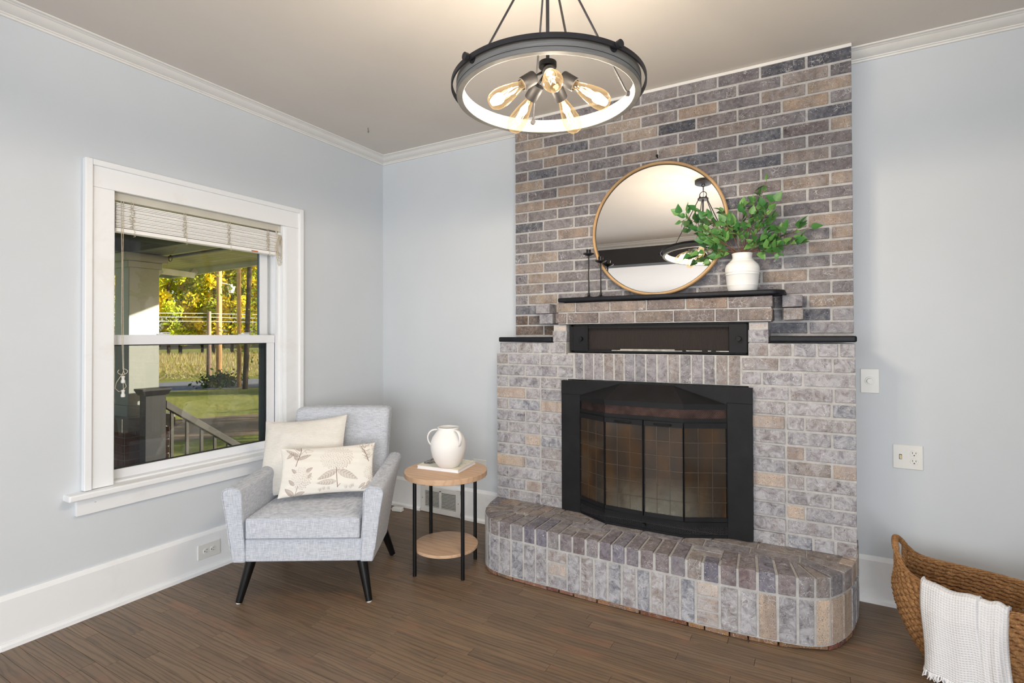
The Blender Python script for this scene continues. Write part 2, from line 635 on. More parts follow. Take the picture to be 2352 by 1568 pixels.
# oak floor
def woodmat(name, ca, cb, cc, sc=(1.0, 9.0, 9.0), rough=0.42, use_random=True, bumpk=0.12, spec=0.4):
    t = NT(name)
    oi = t.n('ShaderNodeObjectInfo')
    cmb = t.n('ShaderNodeCombineXYZ', X=oi.outputs['Random'], Y=oi.outputs['Random'], Z=oi.outputs['Random'])
    off = t.n('ShaderNodeVectorMath', _operation='SCALE')
    t.t.links.new(cmb.outputs[0], off.inputs[0])
    off.inputs['Scale'].default_value = 51.0 if use_random else 0.0
    v = t.coords('Object', sc, off.outputs[0])
    n1 = t.noise(v, 3.0, 4, 0.6, 0.9)
    wv = t.n('ShaderNodeTexWave', _wave_type='BANDS', _bands_direction='Y', Scale=1.7, Distortion=13.0, Detail=3.0)
    wv.inputs['Detail Scale'].default_value = 0.9
    t.t.links.new(v, wv.inputs['Vector'])
    fine = t.noise(t.coords('Object', (sc[0] * 2, sc[1] * 14, sc[2] * 14), off.outputs[0]), 4, 3, 0.6)
    c = t.mix(t.ramp(n1, (0.3, 0.7)), C3(*ca), C3(*cb))
    c = t.mix(t.ramp(wv.outputs['Fac'], (0.38, 0.0, 0.0, 0.50)), c, C3(*cc))
    c = t.mix(t.ramp(fine, (0.5, 0.75, 0, 0.30)), c, C3(*cc))
    if use_random:
        c = t.mix(t.ramp(oi.outputs['Random'], (0.0, 1.0, 0.0, 0.34)), c, C3(cc[0], cc[1], cc[2]))
        pat = t.noise(t.coords('Object', (1.2, 3, 3), off.outputs[0]), 3, 3, 0.6)
        c = t.mix(t.ramp(pat, (0.55, 0.75, 0, 0.5)), c, C3(150, 108, 84))
        c = t.mix(t.ramp(pat, (0.42, 0.25, 0, 0.4)), c, C3(84, 78, 74))
    t.bsdf(c, rough, t.bump(fine, bumpk, 0.001), **{'Specular IOR Level': spec})


woodmat('oak_floor', (140, 117, 93), (120, 101, 83), (70, 57, 46))
woodmat('table_wood', (210, 178, 148), (200, 166, 136), (182, 146, 116), (1.6, 5, 5), 0.5, False, 0.05)

# linen weave
def weave(name, ca, cb, sc=900.0, rough=0.9, slub=0.5):
    t = NT(name)
    v = t.coords('Object')
    va = t.coords('Object', (1, 1, 16))
    vb = t.coords('Object', (16, 16, 1))
    n1 = t.noise(va, sc * 0.035, 2, 0.6)
    n2 = t.noise(vb, sc * 0.035, 2, 0.6)
    m = t.math('MULTIPLY', t.math('ADD', n1, n2), 0.5)
    c = t.mix(t.ramp(m, (0.36, 0.62)), C3(*ca), C3(*cb))
    t.bsdf(c, rough, t.bump(m, slub, 0.0015), **{'Specular IOR Level': 0.15, 'Sheen Weight': 0.15})


weave('chair_linen', (162, 168, 180), (214, 218, 226))
weave('cushion_linen', (214, 210, 203), (232, 228, 221), 900, 0.95, 0.3)

# printed fabric / book cover use colour attributes
for nm, rg in (('printed_fabric', 0.9), ('book_cover', 0.45)):
    t = NT(nm)
    at = t.n('ShaderNodeAttribute', _attribute_name='print')
    v = t.coords('Object')
    t.bsdf(at.outputs[0], rg, t.bump(t.noise(v, 300, 2), 0.15, 0.001))

# towel waffle
t = NT('waffle_cotton')
uv = t.n('ShaderNodeAttribute', _attribute_name='cloth')
sx = t.n('ShaderNodeSeparateXYZ')
t.t.links.new(uv.outputs['Vector'], sx.inputs[0])
wx = t.math('ABSOLUTE', t.math('SINE', t.math('MULTIPLY', sx.outputs[0], PI / 0.0085)))
wy = t.math('ABSOLUTE', t.math('SINE', t.math('MULTIPLY', sx.outputs[1], PI / 0.0085)))
hh = t.math('MULTIPLY', wx, wy)
t.bsdf(t.mix(hh, C3(238, 238, 240), C3(222, 222, 224)), 0.95, t.bump(hh, 0.6, -0.003), **{'Specular IOR Level': 0.1})

# basket
t = NT('seagrass')
v = t.coords('Object')
n = t.noise(v, 28, 4, 0.7)
n2 = t.noise(v, 160, 3, 0.7)
c = t.mix(t.ramp(n, (0.3, 0.7)), C3(150, 104, 62), C3(206, 158, 102))
c = t.mix(t.ramp(n2, (0.3, 0.75)), C3(112, 76, 44), c)
t.bsdf(c, 0.75, t.bump(n2, 0.5, 0.002))

# plant
t = NT('leaf_green')
oi = t.n('ShaderNodeObjectInfo')
v = t.coords('Object')
n = t.noise(v, 60, 3)
c = t.mix(oi.outputs['Random'], C3(52, 112, 52), C3(118, 164, 88))
c = t.mix(t.ramp(n, (0.4, 0.7, 0, 0.4)), c, C3(44, 92, 44))
t.bsdf(c, 0.42, None)
simple('twig', (120, 86, 66), 0.8, 0.15, 60)

# outside foliage
def foliage(name, pal):
    t = NT(name)
    ge = t.n('ShaderNodeNewGeometry')
    r = ge.outputs['Random Per Island']
    c = t.mix(t.ramp(r, (0.0, 0.5)), C3(*pal[0]), C3(*pal[1]))
    c = t.mix(t.ramp(r, (0.5, 1.0)), c, C3(*pal[2]))
    d = t.n('ShaderNodeBsdfDiffuse', Color=c)
    tl = t.n('ShaderNodeBsdfTranslucent', Color=c)
    m = t.n('ShaderNodeMixShader', Fac=0.5)
    t.t.links.new(d.outputs[0], m.inputs[1])
    t.t.links.new(tl.outputs[0], m.inputs[2])
    t.t.links.new(m.outputs[0], t.out.inputs[0])


foliage('leaves_yellow', [(250, 226, 60), (236, 214, 60), (206, 190, 60)])
foliage('leaves_green', [(220, 214, 70), (190, 200, 60), (150, 170, 56)])
foliage('leaves_bush', [(90, 120, 50), (70, 96, 40), (130, 150, 70)])
foliage('weeds_dry', [(244, 226, 190), (226, 206, 150), (214, 214, 110)])

t = NT('lawn_grass')
v = t.coords('Object')
n = t.noise(v, 0.5, 4, 0.6)
n2 = t.noise(v, 9, 4, 0.7)
c = t.mix(t.ramp(n, (0.35, 0.65)), C3(150, 160, 62), C3(190, 186, 84))
c = t.mix(t.ramp(n2, (0.45, 0.8)), c, C3(96, 84, 42))
t.bsdf(c, 0.95, t.bump(n2, 0.6, 0.05))
t = NT('dirt_drive')
v = t.coords('Object')
n2 = t.noise(v, 4, 5, 0.7)
t.bsdf(t.mix(n2, C3(150, 122, 92), C3(196, 170, 134)), 0.95, t.bump(n2, 0.4, 0.04))

H = 2.74
RX, RY = 4.48, -3.175      # room size

# ================================================================== ROOM SHELL
def structure(o):
    o['kind'] = 'structure'
    return o


# left wall with the window opening
WY0, WY1, WZ0, WZ1 = -1.90, -0.905, 0.585, 2.075
m = MB()
for (a, b, c, d) in ((RY, WY0, 0, H), (WY1, 0.2, 0, H), (WY0, WY1, 0, WZ0), (WY0, WY1, WZ1, H)):
    m.box(-0.20, a, c, 0.0, b, d)
structure(m.build('wall_left', 'wall_paint'))
structure(MB().box(0, 0, -0.02, RX, 0.2, H).build('wall_back', 'wall_paint'))
structure(MB().box(RX, RY - 4.2, -0.02, RX + 0.15, 0.2, H).build('wall_right', 'wall_paint'))
# front wall with the wide cased opening the camera looks in through
m = MB()
m.box(-0.2, RY - 0.12, 0, 0.35, RY, H)
m.box(4.15, RY - 0.12, 0, RX, RY, H)
m.box(0.35, RY - 0.12, 2.50, 4.15, RY, H)
structure(m.build('wall_front', 'charcoal_paint'))
# the room behind
m = MB()
m.box(-0.2, RY - 4.2, 0, 0.0, RY - 0.12, H)
m.box(-0.2, RY - 4.35, 0, RX + 0.15, RY - 4.2, H)
structure(m.build('wall_rear', 'wall_paint'))
structure(MB().box(-0.2, RY - 4.35, H, RX + 0.15, 0.2, H + 0.12).build('ceiling', 'ceiling_paint'))

# floor : slab plus individually laid oak planks
floor = structure(MB().box(-0.2, RY - 4.2, -0.10, RX + 0.15, 0.2, -0.012).build('floor', 'oak_floor'))
rng = random.Random(11)
PW = 0.0557
known = {}
for x, y in ((1.40, -1.552), (1.745, -1.494), (0.97, -1.842), (2.062, -1.136), (2.316, -1.192), (2.508, -0.952)):
    known.setdefault(int(round((y + 1.552) / PW)), []).append(x)
rest = MB()
cnt = 0
row = int(math.floor((RY + 0.3 + 1.552) / PW)) - 2
y = -1.552 + row * PW
planks = []
while y < 0.01 + PW:
    xs = sorted(known.get(row, []))
    x = -rng.uniform(0.1, 0.9)
    cuts = [0.0]
    anchor = xs[0] if xs else rng.uniform(0.2, 1.1)
    a = anchor
    while a > 0.12:
        cuts.append(a)
        a -= rng.uniform(0.45, 1.05)
    a = anchor + rng.uniform(0.4, 1.0)
    while a < RX - 0.1:
        cuts.append(a)
        a += rng.uniform(0.45, 1.15)
    cuts.append(RX)
    cuts = sorted(cuts)
    for x0, x1 in zip(cuts[:-1], cuts[1:]):
        planks.append((x0, x1, y - PW / 2, min(y + PW / 2, 0.0)))
    y += PW
    row += 1


def cdist(p):
    return math.hypot((p[0] + p[1]) / 2 - CAM[0], (p[2] + p[3]) / 2 - CAM[1])


def seen(p):
    for xx in (p[0], p[1], (p[0] + p[1]) / 2):
        d = Vector((xx - CAM[0], p[2] - CAM[1], 0))
        dep = d.dot(_F)
        lat = d.dot(_R)
        if dep > 1.9 and abs(lat) < dep * 1.0:
            return True
    return False


vis = sorted([p for p in planks if seen(p)], key=cdist)
inview = set(vis[:290])
for p in planks:
    x0, x1, y0, y1 = p
    if y1 - y0 < 0.004:
        continue
    g = 0.0005
    hgt = rng.uniform(-0.0004, 0.0004)
    if p in inview:
        cx, cy = (x0 + x1) / 2, (y0 + y1) / 2
        L, Wd = (x1 - x0) / 2 - g, (y1 - y0) / 2 - g
        mb = MB()
        mb.chex([(-L, -Wd, -0.012), (L, -Wd, -0.012), (L, Wd, -0.012), (-L, Wd, -0.012)],
                [(-L, -Wd, 0), (L, -Wd, 0), (L, Wd, 0), (-L, Wd, 0)], 0.0007)
        me = mb.mesh('floor_plank')
        me.materials.append(MATS['oak_floor'])
        link_mesh('floor_plank', me, (cx, cy, hgt), floor)
    else:
        rest.box(x0 + g, y0 + g, -0.012, x1 - g, y1 - g, hgt)
for k in range(76):
    yy = RY + 0.3 - 0.1 - (k + 1) * PW
    x = 0.0
    if yy < RY - 4.2:
        break
    while x < RX:
        x2 = min(RX, x + rng.uniform(0.5, 1.2))
        if yy + PW < -1.552 + (int(math.floor((RY + 0.3 + 1.552) / PW)) - 2) * PW - PW / 2 + 0.001:
            rest.box(x + 0.0005, yy, -0.012, x2 - 0.0005, yy + PW - 0.001, 0)
        x = x2
o = rest.build('floor_planks_beyond_view', 'oak_floor', floor)
o['kind'] = 'stuff'
o.name = 'floor_planks'

# crown moulding
pc = [(0, 2.740), (0, 2.697), (0.010, 2.697), (0.013, 2.7035), (0.020, 2.7055), (0.021, 2.7095), (0.030, 2.7105), (0.046, 2.7145),
      (0.060, 2.7205), (0.070, 2.7275), (0.073, 2.7300), (0.082, 2.7310), (0.085, 2.7330), (0.102, 2.7335), (0.102, 2.740)]
structure(MB().extrude(pc, [((0, RY), (1, 0.0)), ((0, 0), (1, -1))]).build('trim_1', 'crown_paint', smooth=25))
structure(MB().extrude(pc, [((0, 0), (1, -1)), ((1.305, 0), (0, -1))]).build('trim_2', 'crown_paint', smooth=25))
structure(MB().extrude(pc, [((3.178, 0), (0, -1)), ((RX, 0), (-1, -1))]).build('trim_3', 'crown_paint', smooth=25))
structure(MB().extrude(pc, [((RX, 0), (-1, -1)), ((RX, RY), (-1, 1))]).build('trim_4', 'crown_paint', smooth=25))
structure(MB().extrude(pc, [((RX, RY), (-1, 1)), ((0, RY), (1, 1))]).build('trim_5', 'crown_paint', smooth=25))

# baseboards : tall board with sloped cap and a shoe
pb = [(0, 0), (0, 0.226), (0.006, 0.226), (0.016, 0.205), (0.016, 0.0)]
ps = [(0.014, 0), (0.014, 0.026), (0.020, 0.026), (0.029, 0.016), (0.031, 0)]


def baseboard(name, path, gap=None):
    o = MB().extrude(pb, path).build(name, 'trim_paint')
    structure(o)
    return o


o = baseboard('baseboard_left', [((0, RY), (1, 0)), ((0, 0), (1, -1))])
MB().extrude(ps, [((0, RY), (1, 0)), ((0, -2.30), (1, 0))]).build('shoe_moulding', 'trim_paint', o, smooth=30)
MB().extrude(ps, [((0.002, -2.30), (1, 0)), ((0.002, 0), (1, -1))]).build('shoe_moulding', 'trim_paint', o, smooth=30)
o = baseboard('baseboard_back', [((0, 0), (1, -1)), ((1.26, 0), (0, -1))])
MB().extrude(ps, [((0, 0), (1, -1)), ((0.398, 0), (0, -1))]).build('shoe_moulding', 'trim_paint', o, smooth=30)
MB().extrude(ps, [((0.776, 0), (0, -1)), ((1.252, 0), (0, -1))]).build('shoe_moulding', 'trim_paint', o, smooth=30)
o = baseboard('baseboard_back_right', [((3.197, 0), (0, -1)), ((RX, 0), (-1, -1))])
MB().extrude(ps, [((3.197, 0), (0, -1)), ((RX, 0), (-1, -1))]).build('shoe_moulding', 'trim_paint', o, smooth=30)
o = baseboard('baseboard_right', [((RX, 0), (-1, -1)), ((RX, RY), (-1, 0))])

# ------------------------------------------------------------------ window
win = empty('window_1', (0, -1.40, 0.6), kind='structure')
win['label'] = 'white double-hung window with wide painted casing on the left wall'
T = 'trim_paint'
cx0 = 0.020
MB().box(0, -1.985, 0.60, cx0, -1.888, 2.045).build('window_casing', T, win, bevel=0.002, seg=1)
MB().box(0, -0.912, 0.60, cx0, -0.815, 2.045).build('window_casing', T, win, bevel=0.002, seg=1)
MB().box(0, -1.985, 2.045, cx0, -0.815, 2.148).build('window_casing', T, win, bevel=0.002, seg=1)
for (a, b, c, d) in ((-2.014, -1.983, 0.60, 2.175), (-0.817, -0.786, 0.60, 2.175)):
    MB().box(0, a, c, 0.034, b, d).build('backband', T, win, bevel=0.004)
MB().box(0, -1.983, 2.146, 0.034, -0.817, 2.175).build('backband', T, win, bevel=0.004)
# stool with rounded nose, apron
MB().box(-0.10, -2.082, 0.566, 0.062, -0.72, 0.598).build('window_stool', T, win, bevel=0.009, seg=3)
MB().box(0, -2.038, 0.487, 0.020, -0.76, 0.564).build('window_apron', T, win, bevel=0.002, seg=1)
# jambs, head, inner sill
m = MB()
m.box(-0.20, WY0 - 0.001, WZ0, 0.0, WY0 + 0.020, WZ1)
m.box(-0.20, WY1 - 0.020, WZ0, 0.0, WY1 + 0.001, WZ1)
m.box(-0.20, WY0, WZ1 - 0.012, 0.0, WY1, WZ1 + 0.001)
m.box(-0.20, WY0, WZ0, -0.02, WY1, WZ0 + 0.022)
m.build('window_jamb', T, win)
m = MB()
m.box(-0.045, WY1 - 0.034, WZ0 + 0.02, -0.030, WY1 - 0.019, WZ1 - 0.012)
m.box(-0.045, WY0 + 0.019, WZ0 + 0.02, -0.030, WY0 + 0.034, WZ1 - 0.012)
m.build('stop_moulding', T, win)
# lower sash (inner)
Y0, Y1 = -1.884, -0.940
V = 'sash_vinyl'
lows = MB().box(-0.092, Y0, 0.607, -0.062, Y0 + 0.030, 1.335).box(-0.092, Y1 - 0.053, 0.607, -0.062, Y1, 1.335) \
    .box(-0.092, Y0, 0.607, -0.062, Y1, 0.655).box(-0.092, Y0, 1.284, -0.058, Y1, 1.335)
ls = lows.build('lower_sash', V, win, bevel=0.002, seg=1)
MB().box(-0.079, Y0 + 0.02, 0.65, -0.075, Y1 - 0.05, 1.29).build('glass_pane', 'window_glass', ls)
m = MB().box(-0.084, Y0 + 0.030, 0.652, -0.070, Y0 + 0.036, 1.288).box(-0.084, Y1 - 0.058, 0.652, -0.070, Y1 - 0.052, 1.288) \
    .box(-0.084, Y0 + 0.03, 0.655, -0.070, Y1 - 0.053, 0.660).box(-0.084, Y0 + 0.03, 1.279, -0.070, Y1 - 0.053, 1.285)
m.build('glazing_gasket', 'black_gasket', ls)
# sash locks
for yy in (-1.615, -1.145):
    m = MB().box(-0.088, yy - 0.030, 1.335, -0.062, yy + 0.030, 1.341)
    m.cyl((-0.076, yy - 0.008, 1.341), (-0.076, yy - 0.008, 1.349), 0.010, n=12)
    m.box(-0.080, yy - 0.01, 1.344, -0.070, yy + 0.036, 1.350)
    m.build('sash_lock', V, ls, bevel=0.002, seg=1)
# upper sash (outer)
ups = MB().box(-0.140, Y0, 1.290, -0.108, Y0 + 0.045, 2.06).box(-0.140, -1.010, 1.290, -0.108, -0.958, 2.06) \
    .box(-0.140, Y0, 1.290, -0.108, -0.958, 1.325).box(-0.140, Y0, 2.02, -0.108, -0.958, 2.06)
us = ups.build('upper_sash', V, win, bevel=0.002, seg=1)
MB().box(-0.126, Y0 + 0.03, 1.30, -0.122, -1.0, 2.04).build('glass_pane', 'window_glass', us)
m = MB().box(-0.132, -1.016, 1.325, -0.118, -1.010, 2.02)
m.build('glazing_gasket', 'screen_frame', us)
# vinyl tracks on the right jamb
m = MB()
for a in (-0.150, -0.104, -0.058):
    m.box(a, WY1 - 0.034, 0.607, a + 0.010, WY1 - 0.018, 2.06)
    m.box(a, WY0 + 0.018, 0.607, a + 0.010, WY0 + 0.034, 2.06)
m.build('sash_track', V, win)
# insect screen outside the lower half
m = MB().box(-0.178, Y0 - 0.004, 0.61, -0.162, Y0 + 0.03, 1.33).box(-0.178, -0.972, 0.61, -0.162, -0.93, 1.33) \
    .box(-0.178, Y0, 0.61, -0.162, -0.94, 0.635).box(-0.178, Y0, 1.305, -0.162, -0.94, 1.33)
sf = m.build('screen_frame', 'screen_frame', win)
MB().box(-0.1705, Y0, 0.62, -0.1695, -0.94, 1.32).build('insect_mesh', 'insect_screen', sf)

# ================================================================== BLIND
bl = empty('window_blind', (-0.04, -1.40, 2.06), 'raised cream wooden slat blind bunched at the top of the window', 'blind')
MB().box(-0.056, -1.872, 2.008, -0.020, -0.918, 2.052).build('headrail', 'blind_rail', bl, bevel=0.002, seg=1)
MB().box(-0.058, -0.945, 2.006, -0.018, -0.918, 2.054).build('headrail_cap', 'blind_rail', bl, bevel=0.002, seg=1)
for yy in (-1.53, -1.26):
    MB().box(-0.050, yy - 0.010, 2.050, -0.026, yy + 0.010, 2.060).build('headrail_clip', 'slot_dark', bl)
rb = random.Random(3)
z = 1.876
k = 0
while z < 1.998:
    dx = rb.uniform(-0.0012, 0.0012)
    dz = rb.uniform(-0.0006, 0.0006)
    me = MB().chex([(-0.021, -0.462, 0), (0.021, -0.462, 0), (0.021, 0.462, 0), (-0.021, 0.462, 0)],
                   [(-0.021, -0.462, 0.0058), (0.021, -0.462, 0.0058), (0.021, 0.462, 0.0058), (-0.021, 0.462, 0.0058)], 0.0012).mesh('slat')
    me.materials.append(MATS['blind_white'])
    link_mesh('slat', me, (-0.040 + dx, -1.402, z + dz), bl)
    z += 0.0077
    k += 1
MB().box(-0.064, -1.866, 1.852, -0.016, -0.938, 1.872).build('bottom_rail', 'blind_white', bl, bevel=0.003)
MB().box(-0.0162, -1.135, 1.853, -0.0150, -1.090, 1.860).build('sticker', 'sticker_orange', bl)['label'] = 'orange sticker on the blind bottom rail'
for yy in (-1.795, -1.535, -1.280, -1.022):
    m = MB()
    for s2 in (-0.0155,):
        for q in range(2):
            pts = []
            for i in range(60):
                zz = 1.874 + (2.012 - 1.874) * i / 59
                pts.append((s2 + rb.uniform(-0.001, 0.004), yy + (q - 0.5) * 0.010 + rb.uniform(-0.009, 0.009) * (1 if zz < 1.985 else 0.2), zz))
            m.tube(pts, 0.0012, 4)
    pts = [(-0.013, yy + 0.004, 1.874), (-0.011, yy + 0.012, 1.860), (-0.010, yy + 0.002, 1.846), (-0.010, yy + 0.014, 1.838), (-0.010, yy + 0.004, 1.834)]
    m.tube(pts, 0.0013, 5)
    m.build('ladder_cord', 'cord', bl, smooth=60)
# hanging pull cords with two tassels at the left
m = MB()
m.tube([(-0.014, -1.846, 2.006), (-0.012, -1.842, 1.7), (-0.012, -1.843, 1.4), (-0.012, -1.836, 1.165), (-0.010, -1.828, 1.135)], 0.0014, 5)
m.tube([(-0.014, -1.835, 2.006), (-0.012, -1.838, 1.7), (-0.012, -1.836, 1.4), (-0.012, -1.832, 1.165), (-0.010, -1.838, 1.14)], 0.0014, 5)
m.tube([(-0.010, -1.838 + 0.022 * math.sin(a), 1.150 + 0.014 * math.cos(a)) for a in np.linspace(0, 5.5, 14)], 0.0016, 5)
m.tube([(-0.010, -1.834, 1.148), (-0.008, -1.866, 1.098), (-0.008, -1.872, 1.070), (-0.008, -1.856, 1.052), (-0.008, -1.838, 1.056), (-0.008, -1.822, 1.075),
        (-0.008, -1.834, 1.110), (-0.010, -1.838, 1.14)], 0.0015, 5)
m.tube([(-0.010, -1.836, 1.10), (-0.010, -1.834, 1.048)], 0.0014, 5)
m.build('pull_cord', 'cord', bl, smooth=60)
for zz in (1.092, 1.022):
    m = MB().lathe([(0.0065, 0), (0.0095, 0.003), (0.0095, 0.012), (0.006, 0.020), (0.0065, 0.027), (0.0085, 0.032), (0.0075, 0.036), (0.003, 0.038)], (-0.010, -1.836, zz), 16)
    m.build('tassel', 'plastic_plate', bl, smooth=40)
# coiled lift cord bundle at the right end
m = MB()
for i in range(8):
    yc = -0.955 + rb.uniform(-0.008, 0.006)
    w2 = rb.uniform(0.020, 0.042)
    lo = rb.uniform(1.782, 1.862)
    xx = -0.010 + rb.uniform(-0.008, 0.006)
    pts = []
    for j in range(25):
        a = 2 * PI * j / 24
        zt = 1.985 - rb.uniform(0, 0.004)
        zz = (zt + lo) / 2 + (zt - lo) / 2 * math.cos(a)
        pts.append((xx, yc + 0.012 + w2 * math.sin(a) * (0.4 + 0.6 * (1 - math.cos(a)) / 2) + (0.006 if a > PI else 0), zz))
    m.tube(pts, 0.0014, 5, closed=True)
m.tube([(-0.014, -0.965, 2.008), (-0.012, -0.960, 1.985), (-0.012, -0.950, 1.965)], 0.004, 6)
m.build('cord_bundle', 'cord', bl, smooth=60)

# ================================================================== ELECTRICAL PLATES, VENT, SMALL WALL THINGS
def plate(name, label, cat, cx, cz, w, h, group=None):
    e = empty(name, (cx, 0, cz - h / 2), label, cat, group)
    MB().chex([(cx - w / 2, -0.006, cz - h / 2), (cx + w / 2, -0.006, cz - h / 2), (cx + w / 2, 0.0, cz - h / 2), (cx - w / 2, 0.0, cz - h / 2)],
              [(cx - w / 2, -0.006, cz + h / 2), (cx + w / 2, -0.006, cz + h / 2), (cx + w / 2, 0.0, cz + h / 2), (cx - w / 2, 0.0, cz + h / 2)], 0.003) \
        .build('cover_plate', 'plastic_plate', e)
    return e


def outlet_face(e, cx, cz, flip=False):
    o = MB().cyl((cx, -0.0055, cz), (cx, -0.0085, cz), 0.0165, 0.0155, 24).build('outlet_face', 'plastic_plate', e, smooth=40)
    m = MB().box(cx - 0.0075, -0.0092, cz - 0.001, cx - 0.0055, -0.0084, cz + 0.008)
    m.box(cx + 0.0055, -0.0092, cz - 0.001, cx + 0.0075, -0.0084, cz + 0.007)
    m.cyl((cx, -0.0084, cz - 0.008), (cx, -0.0092, cz - 0.008), 0.0028, n=10)
    m.build('outlet_slots', 'slot_dark', o)


e = plate('dimmer_switch', 'white rotary dimmer plate on the wall right of the black side shelf', 'switch', 3.250, 1.094, 0.080, 0.122)
MB().cyl((3.250, -0.005, 1.094), (3.250, -0.012, 1.094), 0.021, 0.020, 28).build('dimmer_ring', 'plastic_plate', e, smooth=40)
MB().cyl((3.250, -0.010, 1.094), (3.250, -0.026, 1.094), 0.015, 0.013, 28).build('knob', 'plastic_plate', e, smooth=40)
m = MB()
for zz in (1.062, 1.126):
    m.cyl((3.250, -0.0055, zz), (3.250, -0.0075, zz), 0.003, n=10)
m.build('screw', 'plastic_plate', e)
e = plate('switch_outlet_plate', 'white two-gang plate with ivory toggle beside a duplex outlet, above the basket', 'switch', 3.401, 0.731, 0.120, 0.118)
m = MB().box(3.366, -0.0068, 0.719, 3.377, -0.0058, 0.743)
m.build('toggle_slot', 'slot_dark', e)
MB().chex([(3.3675, -0.017, 0.722), (3.3755, -0.017, 0.722), (3.3755, -0.006, 0.727), (3.3675, -0.006, 0.727)],
          [(3.3675, -0.012, 0.732), (3.3755, -0.012, 0.732), (3.3755, -0.006, 0.741), (3.3675, -0.006, 0.741)], 0.001).build('toggle', 'plastic_ivory', e)['label'] = 'ivory toggle lever'
m = MB()
for zz in (0.701, 0.761):
    m.cyl((3.3715, -0.0055, zz), (3.3715, -0.0072, zz), 0.0028, n=10)
m.build('screw', 'plastic_plate', e)
outlet_face(e, 3.425, 0.750)
outlet_face(e, 3.425, 0.712)
e = plate('wall_outlet', 'white outlet plate on the back wall, half hidden by the round side table', 'outlet', 0.925, 0.382, 0.116, 0.122)
outlet_face(e, 0.900, 0.400)
outlet_face(e, 0.900, 0.364)
# sideways outlet in the left baseboard
e = empty('baseboard_outlet', (0.016, -1.415, 0.078), 'white duplex outlet set sideways in the left baseboard by the armchair', 'outlet')
m = MB(Matrix.Translation((0.016, -1.416, 0.119)) @ Matrix.Rotation(PI / 2, 4, 'Z') @ Matrix.Rotation(PI / 2, 4, 'Y'))
m.chex([(-0.042, -0.007, -0.065), (0.042, -0.007, -0.065), (0.042, 0.0, -0.065), (-0.042, 0.0, -0.065)],
       [(-0.042, -0.007, 0.065), (0.042, -0.007, 0.065), (0.042, 0.0, 0.065), (-0.042, 0.0, 0.065)], 0.003)
m.build('cover_plate', 'plastic_plate', e)
for dz in (-0.0195, 0.0195):
    m = MB(Matrix.Translation((0.016, -1.416, 0.119)) @ Matrix.Rotation(PI / 2, 4, 'Z') @ Matrix.Rotation(PI / 2, 4, 'Y'))
    m.cyl((0, -0.0065, dz), (0, -0.0095, dz), 0.0165, 0.0155, 24)
    o = m.build('outlet_face', 'plastic_plate', e, smooth=40)
    m = MB(Matrix.Translation((0.016, -1.416, 0.119)) @ Matrix.Rotation(PI / 2, 4, 'Z') @ Matrix.Rotation(PI / 2, 4, 'Y'))
    m.box(-0.0075, -0.0102, dz - 0.001, -0.0055, -0.0094, dz + 0.008)
    m.box(0.0055, -0.0102, dz - 0.001, 0.0075, -0.0094, dz + 0.007)
    m.cyl((0, -0.0094, dz - 0.008), (0, -0.0102, dz - 0.008), 0.0028, n=10)
    m.build('outlet_slots', 'slot_dark', o)

# floor register in the back baseboard
e = empty('wall_register', (0.587, -0.02, 0.0), 'white louvred vent register in the baseboard behind the side table', 'vent')
m = MB()
X0, X1, ZT = 0.403, 0.771, 0.196
m.box(X0, -0.0262, 0.004, X0 + 0.042, -0.016, ZT).box(X1 - 0.042, -0.0262, 0.004, X1, -0.016, ZT)
m.box(X0, -0.026, 0.004, X1, -0.016, 0.046).box(X0, -0.026, ZT - 0.030, X1, -0.016, ZT).box(0.577, -0.026, 0.04, 0.597, -0.016, ZT - 0.02)
m.build('register_frame', 'vent_paint', e, bevel=0.002, seg=1)
MB().box(X0 + 0.041, -0.0175, 0.045, X1 - 0.041, -0.0165, ZT - 0.029).build('duct_opening', 'slot_dark', e)
for (a, b) in ((X0 + 0.042, 0.577), (0.597, X1 - 0.042)):
    for i in range(12):
        zz = 0.0495 + i * 0.0101
        me = MB().hexa([(a, -0.0245, zz), (b, -0.0245, zz), (b, -0.0225, zz + 0.0005), (a, -0.0225, zz + 0.0005)],
                       [(a, -0.0255, zz + 0.0045), (b, -0.0255, zz + 0.0045), (b, -0.0225, zz + 0.0052), (a, -0.0225, zz + 0.0052)])
        me.build('louver', 'vent_paint', e)
m = MB()
for xx in (X0 + 0.018, X1 - 0.018):
    m.cyl((xx, -0.026, 0.105), (xx, -0.028, 0.105), 0.003, n=10)
m.build('screw', 'slot_dark', e)

# small white adapter with a cord on the floor behind the chair
e = empty('power_adapter', (0.27, -0.11, 0), 'small white cable box on the floor beside the armchair back leg', 'adapter')
MB().chex([(0.215, -0.14, 0.0), (0.300, -0.125, 0.0), (0.292, -0.085, 0.0), (0.207, -0.10, 0.0)],
          [(0.218, -0.137, 0.030), (0.296, -0.124, 0.030), (0.289, -0.088, 0.030), (0.210, -0.102, 0.030)], 0.004).build('box', 'white_tape', e)
MB().tube([(0.21, -0.12, 0.012), (0.17, -0.13, 0.004), (0.12, -0.10, 0.003), (0.09, -0.05, 0.004), (0.075, -0.035, 0.03)], 0.003, 6).build('cord', 'white_tape', e, smooth=60)

